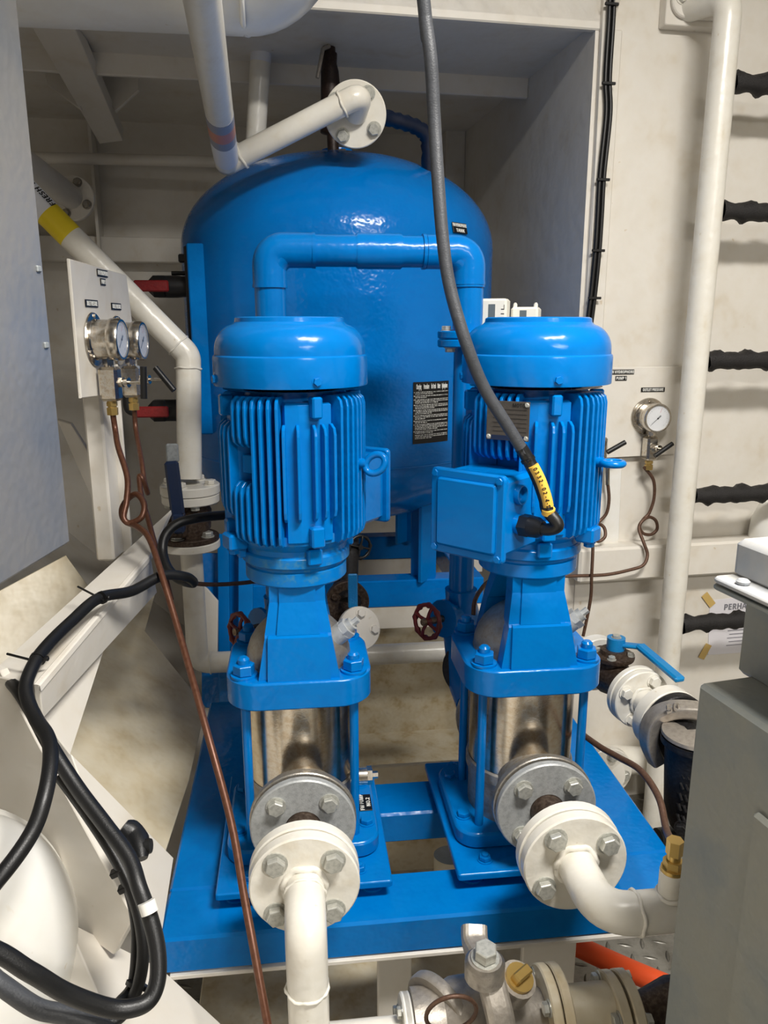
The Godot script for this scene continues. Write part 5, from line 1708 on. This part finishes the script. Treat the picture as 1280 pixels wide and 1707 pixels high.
# ---------------------------------------------------------------- line of valves at the foot of the picture
func bottom_valves():
	var y := 0.402
	var z := -0.83
	var t := thing("bilge_pipe", "old cream flanged pipe line low in front of the skid", "pipe", Vector3(0.3, y - 0.06, z))
	var mb: MB
	var dx := Vector3.RIGHT
	# left flange pair
	var xa: float = 0.1215
	flange(t, Vector3(xa - 0.001, y - 0.012, z), -dx, 0.052, 0.012, "white", 0.04, "bolt_steel", 0.0, 4, 0.0075, 0.0, "flange")
	flange(t, Vector3(xa + 0.013, y - 0.012, z), dx, 0.052, 0.012, "white", 0.04, "bolt_steel", 0.0, 4, 0.0095, 0.0, "flange")
	var xb: float = 0.3108
	flange(t, Vector3(xb, y, z), -dx, 0.062, 0.014, "cream_dirty", 0.048, "bolt_steel", 0.6, 4, 0.009)
	flange(t, Vector3(xb + 0.03, y, z), dx, 0.062, 0.014, "cream_dirty", 0.0, "bolt_steel", 0.6, 4, 0.009)
	pipe(t, [Vector3(xb, y, z), Vector3(xb + 0.11, y, z)], 0.034, "cream_dirty")
	var xc: float = 0.3995
	flange(t, Vector3(xc + 0.006, y - 0.022, z), -dx, 0.062, 0.015, "cream_dirty", 0.049, "bolt_steel", 0.75, 4, 0.0105)
	flange(t, Vector3(xc + 0.04, y - 0.022, z), dx, 0.062, 0.015, "cream_dirty", 0.049, "bolt_steel", 0.75, 4, 0.0105)
	pipe(t, [Vector3(xa - 0.3, y - 0.012, z), Vector3(xa, y - 0.012, z)], 0.026, "cream_pipe")
	mb = MB.new()
	mb.tube([Vector3(xc + 0.03, y - 0.022, z), Vector3(xc + 0.06, y - 0.022, z), Vector3(xc + 0.1, y - 0.022, z), Vector3(xc + 0.2, y - 0.022, z)], [0.032, 0.034, 0.048, 0.048], 24)
	put(mb, "valve_end", M.iron, t)
	# globe valve with yoke and plug
	var vx: float = 0.2242
	t = thing("globe_valve", "weathered bronze valve with a clamped yoke, brass plug and wire ring", "valve", Vector3(vx, y - 0.06, z))
	mb = MB.new()
	mb.lathe([Vector2(0.0, -0.075), Vector2(0.03, -0.07), Vector2(0.042, -0.05), Vector2(0.056, -0.02), Vector2(0.058, 0.015), Vector2(0.05, 0.05), Vector2(0.034, 0.075), Vector2(0.034, 0.13), Vector2(0, 0.13)], 32, Transform3D(Basis(Vector3.BACK, -PI / 2), Vector3(vx - 0.015, y, z)))
	mb.tube([Vector3(vx - 0.09, y, z), Vector3(vx - 0.05, y, z)], [0.048, 0.05], 24)
	put(mb, "body", M.alloy, t)
	mb = MB.new()
	var rx: float = 0.1893
	mb.lathe([Vector2(0, -0.008), Vector2(0.062, -0.008), Vector2(0.064, -0.005), Vector2(0.064, 0.005), Vector2(0.062, 0.008), Vector2(0, 0.008)], 40, at(Vector3(rx - 0.012, y + 0.0, z - 0.01), Vector3(0.75, 0.1, -0.5).normalized()))
	put(mb, "end_plate", M.alloy, t)
	# yoke
	mb = MB.new()
	var yk := [Vector3(0.221, 0.5264, -0.86), Vector3(0.2191, 0.5163, -0.84), Vector3(0.2244, 0.5207, -0.8), Vector3(0.2261, 0.5088, -0.775), Vector3(0.2328, 0.4728, -0.755), Vector3(0.2401, 0.3944, -0.76)]
	var ys := curve(yk, 5)
	mb.sweep(ys, round_rect(0.034, 0.026, 0.008, 3), Vector3.RIGHT)
	put(mb, "yoke", M.alloy, t)
	var ec := Vector3(0.2171, 0.5359, -0.785)
	mb = MB.new()
	mb.tube([ec + Vector3(0, -0.016, 0), ec + Vector3(0, 0.006, 0), ec + Vector3(0, 0.01, 0)], [0.025, 0.025, 0.021], 24)
	var eye := put(mb, "yoke_eye", M.alloy, t)
	bolt(eye, ec + Vector3(0, 0.01, 0), Vector3(0, 1, 0.15).normalized(), 0.0145, 0.02, "bolt_steel")
	var pg := Vector3(0.2661, 0.4959, -0.8)
	mb = MB.new()
	var pd := Vector3(0.25, 0.9, 0.35).normalized()
	mb.tube([pg - pd * 0.03, pg], 0.024, 20)
	put(mb, "plug_boss", M.alloy, t)
	mb = MB.new()
	mb.tube([pg, pg + pd * 0.006], 0.0185, 20)
	mb.box(pg + pd * 0.011, Vector3(0.028, 0.014, 0.013), 0.002, align(pd))
	put(mb, "plug", M.brass, t, "brass square plug")
	mb = MB.new()
	var rc := Vector3(0.1704, 0.4949, -0.76)
	var rp := []
	for k in 33:
		var an := TAU * k / 32
		rp.append(rc + Vector3(cos(an) * 0.031, sin(an) * 0.036, sin(an) * 0.01))
	mb.tube(rp, 0.0028, 8, false)
	put(mb, "wire_ring", M.copper_dull, t)
	# fire hose in bright orange on the floor plates
	cable("orange_hose", "bright orange hose lying on the checkered plate under the skid", [Vector3(0.519, 0.0667, -1.3166), Vector3(0.5722, 0.0664, -1.269), Vector3(0.6288, 0.0909, -1.1855), Vector3(0.6851, 0.0988, -1.1292), Vector3(0.7679, 0.0899, -1.0657)], 0.021, "orange")
	# cream pipe stub seen through the skid
	t = thing("pipe_stub", "cream capped pipe stub seen through the opening of the skid", "pipe", Vector3(0.2767, 0.308, -1.2787))
	mb = MB.new()
	mb.tube([Vector3(0.2792, 0.3137, -1.2798), Vector3(0.2792, 0.3137, -1.2798) + Vector3(0, -0.035, 0.004), Vector3(0.2792, 0.3137, -1.2798) + Vector3(0, -0.3, 0.0)], [0.034, 0.034, 0.03], 24)
	put(mb, "stub", M.cream_dirty, t)

# ---------------------------------------------------------------- cabinets
func cabinets():
	# steel cabinet hanging close to the viewer
	var t := thing("steel_cabinet", "tall brushed steel cabinet side cropped close to the viewer", "cabinet", Vector3(-0.233, 1.0922, -0.8025))
	var o := Vector3(-0.233, 1.0922, -0.8025)
	var f := Vector3(-0.162, 0, 0.987)
	var r := Vector3(-0.987, 0, -0.162)
	var b := Basis(r, Vector3.UP, r.cross(Vector3.UP)).orthonormalized()
	var mb := MB.new()
	var h := 2.505 - o.y
	mb.box(o + f * 0.3 + r * 0.16 + Vector3(0, h / 2, 0), Vector3(0.32, h, 0.6), 0.003, b)
	put(mb, "body", M.cab_steel, t)
	for p in [[0.012, 0.20], [0.012, 0.27]]:
		mb = MB.new()
		mb.box(o + f * p[0] + r * -0.0005 + Vector3(0, p[1], 0), Vector3(0.003, 0.006, 0.008), 0.001, b)
		put(mb, "rivet", M.worn, t)
	# grey switch cabinet with a narrower neck and an overhanging lid
	o = Vector3(0.3662, 0.9881, -0.6252)
	t = thing("grey_cabinet", "grey painted steel cabinet with narrower neck and overhanging screwed lid", "cabinet", Vector3(o.x, 0, o.z))
	f = Vector3(0.156, 0, 0.988)
	r = Vector3(0.988, 0, -0.156)
	b = Basis(r, Vector3.UP, f)
	var P := func(u: float, y: float, w: float): return Vector3(o.x, y, o.z) + r * u + f * w
	mb = MB.new()
	mb.box(P.call(0.21, o.y / 2, 0.21), Vector3(0.42, o.y, 0.42), 0.004, b)
	var body := put(mb, "body", M.cab_grey, t)
	mb = MB.new()
	mb.box(P.call(-0.003, o.y * 0.5 - 0.03, 0.19), Vector3(0.008, o.y - 0.09, 0.2), 0.003, b)
	put(mb, "side_panel", M.cab_grey, body)
	var nk := Vector3(0.418, 0.9881, -0.652)
	var ly: float = 1.0878
	var nu := (nk - o).dot(r)
	var nw := (nk - o).dot(f)
	mb = MB.new()
	mb.box(P.call(nu + 0.12, (o.y + ly) / 2, nw + 0.14), Vector3(0.24, ly - o.y + 0.01, 0.28), 0.006, b)
	put(mb, "neck", M.cab_grey, t)
	var lc := Vector3(0.3698, 1.0872, -0.6281)
	var lu := (lc - o).dot(r)
	var lw := (lc - o).dot(f)
	mb = MB.new()
	mb.prism(round_rect(0.34, 0.4, 0.008, 4), 0.0, 0.004, 0.001, Transform3D(b, P.call(lu + 0.17, ly - 0.008, lw + 0.2)))
	var rim := put(mb, "rim", M.cab_grey, t)
	mb = MB.new()
	mb.prism(round_rect(0.34, 0.4, 0.008, 4), 0.0, 0.005, 0.0015, Transform3D(b, P.call(lu + 0.17, ly - 0.002, lw + 0.2)))
	mb.prism(round_rect(0.3, 0.38, 0.006, 4), 0.0, 0.036, 0.005, Transform3D(b, P.call(lu + 0.172, ly + 0.001, lw + 0.19)))
	var lid := put(mb, "lid", M.cab_lid, t)
	mb = MB.new()
	var sc: Vector3 = P.call(lu + 0.011, ly + 0.003, lw + 0.028)
	mb.lathe([Vector2(0.0045, 0), Vector2(0.0058, 0.001), Vector2(0.006, 0.003), Vector2(0.004, 0.0048), Vector2(0, 0.005)], 20, Transform3D(Basis.IDENTITY, sc))
	put(mb, "screw", M.cab_lid, lid)
	# white dished vessel end by the hull
	t = thing("white_vessel", "glossy white dished vessel end low by the hull under black cables", "vessel", Vector3(-0.3378, 0.6077, -0.7493))
	mb = MB.new()
	var pf := [Vector2(0.155, -0.3), Vector2(0.158, -0.02), Vector2(0.164, -0.012), Vector2(0.164, 0.0)]
	for k in range(0, 13):
		var a := PI / 2 * k / 12
		pf.append(Vector2(0.158 * cos(a), 0.006 + 0.085 * sin(a)))
	mb.lathe(pf, 64, at(Vector3(-0.401, 0.6417, -0.7442), Vector3(0.72, 0.32, 0.62).normalized()))
	put(mb, "shell", M.white, t)

# ---------------------------------------------------------------- cables
func cables():
	var mb: MB
	# grey power cable of the cabled pump
	var e := Vector3(0.31, 1.037, -1.037)
	var gd := Vector3(0.682, 0, 0.731)
	var t := thing("power_cable", "grey power cable hanging from above into the terminal box gland", "cable", e)
	mb = MB.new()
	mb.tube(curve([Vector3(0.0386, 2.505, -0.9111), Vector3(0.1593, 1.7196, -1.0123), Vector3(0.1675, 1.6663, -1.0192), Vector3(0.1744, 1.6211, -1.0178), Vector3(0.1805, 1.5562, -1.0221), Vector3(0.1849, 1.4864, -1.0151), Vector3(0.1908, 1.4151, -1.0076), Vector3(0.2002, 1.3571, -1.0028), Vector3(0.2202, 1.2904, -0.9947), Vector3(0.2476, 1.2326, -1.0034), Vector3(0.2829, 1.1803, -1.0074), Vector3(0.3118, 1.1373, -1.0092)], 8), 0.0082, 16)
	put(mb, "sheath", M.grey_rubber, t)
	mb = MB.new()
	mb.tube(curve([Vector3(0.3029, 1.1506, -1.0093), Vector3(0.3118, 1.1373, -1.0092), Vector3(0.3271, 1.1079, -1.0055), Vector3(0.3377, 1.0797, -1.0027), Vector3(0.3412, 1.0649, -1.0007), e + gd * 0.064 + Vector3(0, 0.009, 0), e + gd * 0.05, e + gd * 0.03], 8), 0.0088, 16)
	put(mb, "boot", M.rubber, t)
	mb = MB.new()
	mb.tube([e - gd * 0.002, e + gd * 0.008], 0.0135, 20)
	mb.tube([e + gd * 0.008, e + gd * 0.022], 0.0165, 6)
	mb.tube([e + gd * 0.022, e + gd * 0.034, e + gd * 0.042], [0.0155, 0.0148, 0.0105], 20)
	put(mb, "gland", M.rubber, t, "black plastic cable gland")
	mb = MB.new()
	var mk := curve([Vector3(0.3182, 1.1274, -0.9989), Vector3(0.3286, 1.1078, -0.997), Vector3(0.3366, 1.0864, -0.9951), Vector3(0.3407, 1.0713, -0.9951)], 8)
	mb.tube(mk, 0.0072, 14)
	var marker := put(mb, "marker_sleeve", M.marker, t, "yellow marker sleeve")
	mb = MB.new()
	mb.tube([Vector3(0.3416, 1.0674, -0.9972), Vector3(0.3427, 1.0601, -0.9994)], 0.0094, 14)
	put(mb, "marker_ring", M.marker, t)
	var txt := "0332-02-4-101"
	for k in 12:
		var i := 2 + k * 2
		var pos: Vector3 = mk[mini(i, mk.size() - 2)]
		var dir: Vector3 = (mk[mini(i + 1, mk.size() - 1)] - pos).normalized()
		var vw := (Vector3(0, 1.31, 0) - pos).normalized()
		vw = (vw - dir * vw.dot(dir)).normalized()
		letters(marker, txt[k], pos + vw * 0.0072, dir, vw.cross(dir), 0.0058, "black_ink", "lettering", 0.8)
	tie(t, Vector3(0.3133, 1.1341, -1.0083), Vector3(0.0242, -0.0427, 0.0038), 0.0102)
	# black cables by the hull
	var c1 := cable("black_cable", "heavy black cable tied along the inclined frame, looping off over white vessel", [Vector3(-0.1079, 0.9879, -1.3426), Vector3(-0.1588, 0.991, -1.3182), Vector3(-0.1991, 0.9859, -1.3009), Vector3(-0.2201, 0.9688, -1.2889), Vector3(-0.2242, 0.9442, -1.273), Vector3(-0.2126, 0.9231, -1.2459), Vector3(-0.192, 0.909, -1.2298), Vector3(-0.1722, 0.9001, -1.2357), Vector3(-0.1808, 0.916, -1.2198), Vector3(-0.214, 0.9273, -1.1953), Vector3(-0.2508, 0.9209, -1.1463), Vector3(-0.2827, 0.9342, -1.0807), Vector3(-0.3041, 0.9249, -1.0188), Vector3(-0.3176, 0.9176, -0.9565), Vector3(-0.3234, 0.9088, -0.9136), Vector3(-0.3223, 0.8942, -0.8789), Vector3(-0.3023, 0.878, -0.8416), Vector3(-0.2782, 0.8703, -0.8059), Vector3(-0.2665, 0.8611, -0.7713), Vector3(-0.2639, 0.8418, -0.7353), Vector3(-0.2712, 0.8189, -0.7098), Vector3(-0.2914, 0.7978, -0.676), Vector3(-0.3176, 0.7802, -0.6541), Vector3(-0.3825, 0.7812, -0.579), Vector3(-0.5145, 0.7697, -0.5708)], 0.0082, "rubber", "", 14)
	tie(c1, Vector3(-0.2784, 0.9351, -1.0804), Vector3(0.0533, -0.004, -0.1274), 0.0095)
	tie(c1, Vector3(-0.3218, 0.9119, -0.9276), Vector3(0.0047, 0.0234, -0.0776), 0.0098)
	for q in [[Vector3(-0.3233, 0.9369, -1.1274), Vector3(-0.2743, 0.9352, -1.0696)], [Vector3(-0.3655, 0.9106, -0.95), Vector3(-0.317, 0.911, -0.9186)]]:
		mb = MB.new()
		mb.tube([q[0], q[1]], 0.0016, 6)
		put(mb, "strap", M.black, c1)
	cable("black_cable", "heavy black cable running along the web plate edge and curling under", [Vector3(-0.5194, 0.7888, -1.1765), Vector3(-0.4218, 0.8393, -1.0531), Vector3(-0.3553, 0.8786, -0.9307), Vector3(-0.3179, 0.8736, -0.8734), Vector3(-0.2849, 0.8449, -0.8316), Vector3(-0.2499, 0.8101, -0.7984), Vector3(-0.216, 0.7837, -0.7674), Vector3(-0.1866, 0.7622, -0.7381), Vector3(-0.1724, 0.7455, -0.7117), Vector3(-0.1601, 0.7227, -0.6945), Vector3(-0.1517, 0.7008, -0.6778), Vector3(-0.1499, 0.6796, -0.6621), Vector3(-0.1561, 0.6677, -0.6496), Vector3(-0.1705, 0.6677, -0.6409), Vector3(-0.1921, 0.6762, -0.6352), Vector3(-0.2254, 0.7069, -0.6257), Vector3(-0.251, 0.7422, -0.6165), Vector3(-0.2903, 0.7814, -0.6098), Vector3(-0.3695, 0.8351, -0.5698), Vector3(-0.4967, 0.8323, -0.5632)], 0.0085, "rubber", "", 14)
	band(get_node("black_cable_001"), Vector3(-0.1627, 0.741, -0.6961), Vector3(-0.1589, 0.7312, -0.6912), 0.0088, "white", "white_tape")
	cable("black_cable", "thinner black cable of the tied bundle, outermost", [Vector3(-0.2788, 0.806, -0.8319), Vector3(-0.2467, 0.7813, -0.8015), Vector3(-0.2185, 0.7485, -0.7799), Vector3(-0.2004, 0.7262, -0.7621), Vector3(-0.1865, 0.7046, -0.7449), Vector3(-0.1775, 0.6805, -0.7277), Vector3(-0.1749, 0.6572, -0.7114), Vector3(-0.1799, 0.6346, -0.6962), Vector3(-0.1925, 0.6188, -0.6834), Vector3(-0.2117, 0.6144, -0.6742), Vector3(-0.2394, 0.6126, -0.6667)], 0.0065, "rubber", "tied bundle of thin cables")
	cable("black_cable", "thinner black cable of the tied bundle, innermost", [Vector3(-0.2749, 0.8038, -0.8412), Vector3(-0.2431, 0.7653, -0.8075), Vector3(-0.2147, 0.7288, -0.7851), Vector3(-0.1985, 0.7031, -0.7666), Vector3(-0.1893, 0.6781, -0.7492), Vector3(-0.1866, 0.6539, -0.7327), Vector3(-0.1893, 0.6242, -0.7154), Vector3(-0.1952, 0.6321, -0.687), Vector3(-0.2021, 0.6334, -0.6777)], 0.005, "rubber", "tied bundle of thin cables")
	var c4 := cable("black_cable", "dusty dark cable lowest in the corner beneath the looping cables", [Vector3(-0.5127, 0.8351, -0.5864), Vector3(-0.3812, 0.8294, -0.5905), Vector3(-0.3188, 0.7368, -0.6438), Vector3(-0.2901, 0.7068, -0.6435), Vector3(-0.2605, 0.6762, -0.6431), Vector3(-0.2354, 0.6609, -0.6468), Vector3(-0.2037, 0.6391, -0.6482), Vector3(-0.1716, 0.6041, -0.6464)], 0.009, "grey_rubber")
	c4.set_meta("label", "dusty grey black cable lowest in the corner beneath the looping cables")
	# clip of the bundle on the web plate and the black lug behind it
	t = thing("cable_clip", "black plastic cable clip and lug on the web plate edge", "clip", Vector3(-0.1991, 0.729, -0.773))
	mb = MB.new()
	mb.box(Vector3(-0.2069, 0.7268, -0.763), Vector3(0.014, 0.007, 0.01), 0.001, Basis(Vector3.BACK, 0.4))
	mb.box(Vector3(-0.1977, 0.7137, -0.7536), Vector3(0.014, 0.007, 0.01), 0.001, Basis(Vector3.BACK, 0.4))
	put(mb, "strap", M.black, t)
	mb = MB.new()
	mb.tube(curve([Vector3(-0.2107, 0.7441, -0.8194), Vector3(-0.1992, 0.7346, -0.8157), Vector3(-0.1905, 0.7289, -0.803), Vector3(-0.186, 0.7208, -0.7902)], 5), [0.009, 0.011, 0.013, 0.014, 0.014, 0.014, 0.014, 0.014, 0.014, 0.013, 0.012, 0.011, 0.01, 0.009, 0.008, 0.007], 12)
	mb.tube([Vector3(-0.1905, 0.7276, -0.8027), Vector3(-0.1767, 0.7289, -0.8014)], [0.012, 0.008], 12)
	put(mb, "lug", M.rubber, t)
	tie(t, Vector3(-0.182, 0.6312, -0.7059), Vector3(0.0176, 0.0383, -0.0279), 0.012)
	# thin dark cable crossing behind the tagged pump
	cable("thin_cable", "thin brownish cable crossing level behind the tagged pump", [Vector3(-0.2053, 0.8879, -1.2883), Vector3(-0.1656, 0.869, -1.3206), Vector3(-0.1182, 0.8506, -1.3727), Vector3(-0.0651, 0.8443, -1.4065), Vector3(0.0028, 0.8451, -1.4402), Vector3(0.0746, 0.8354, -1.4813)], 0.004, "copper_dull")
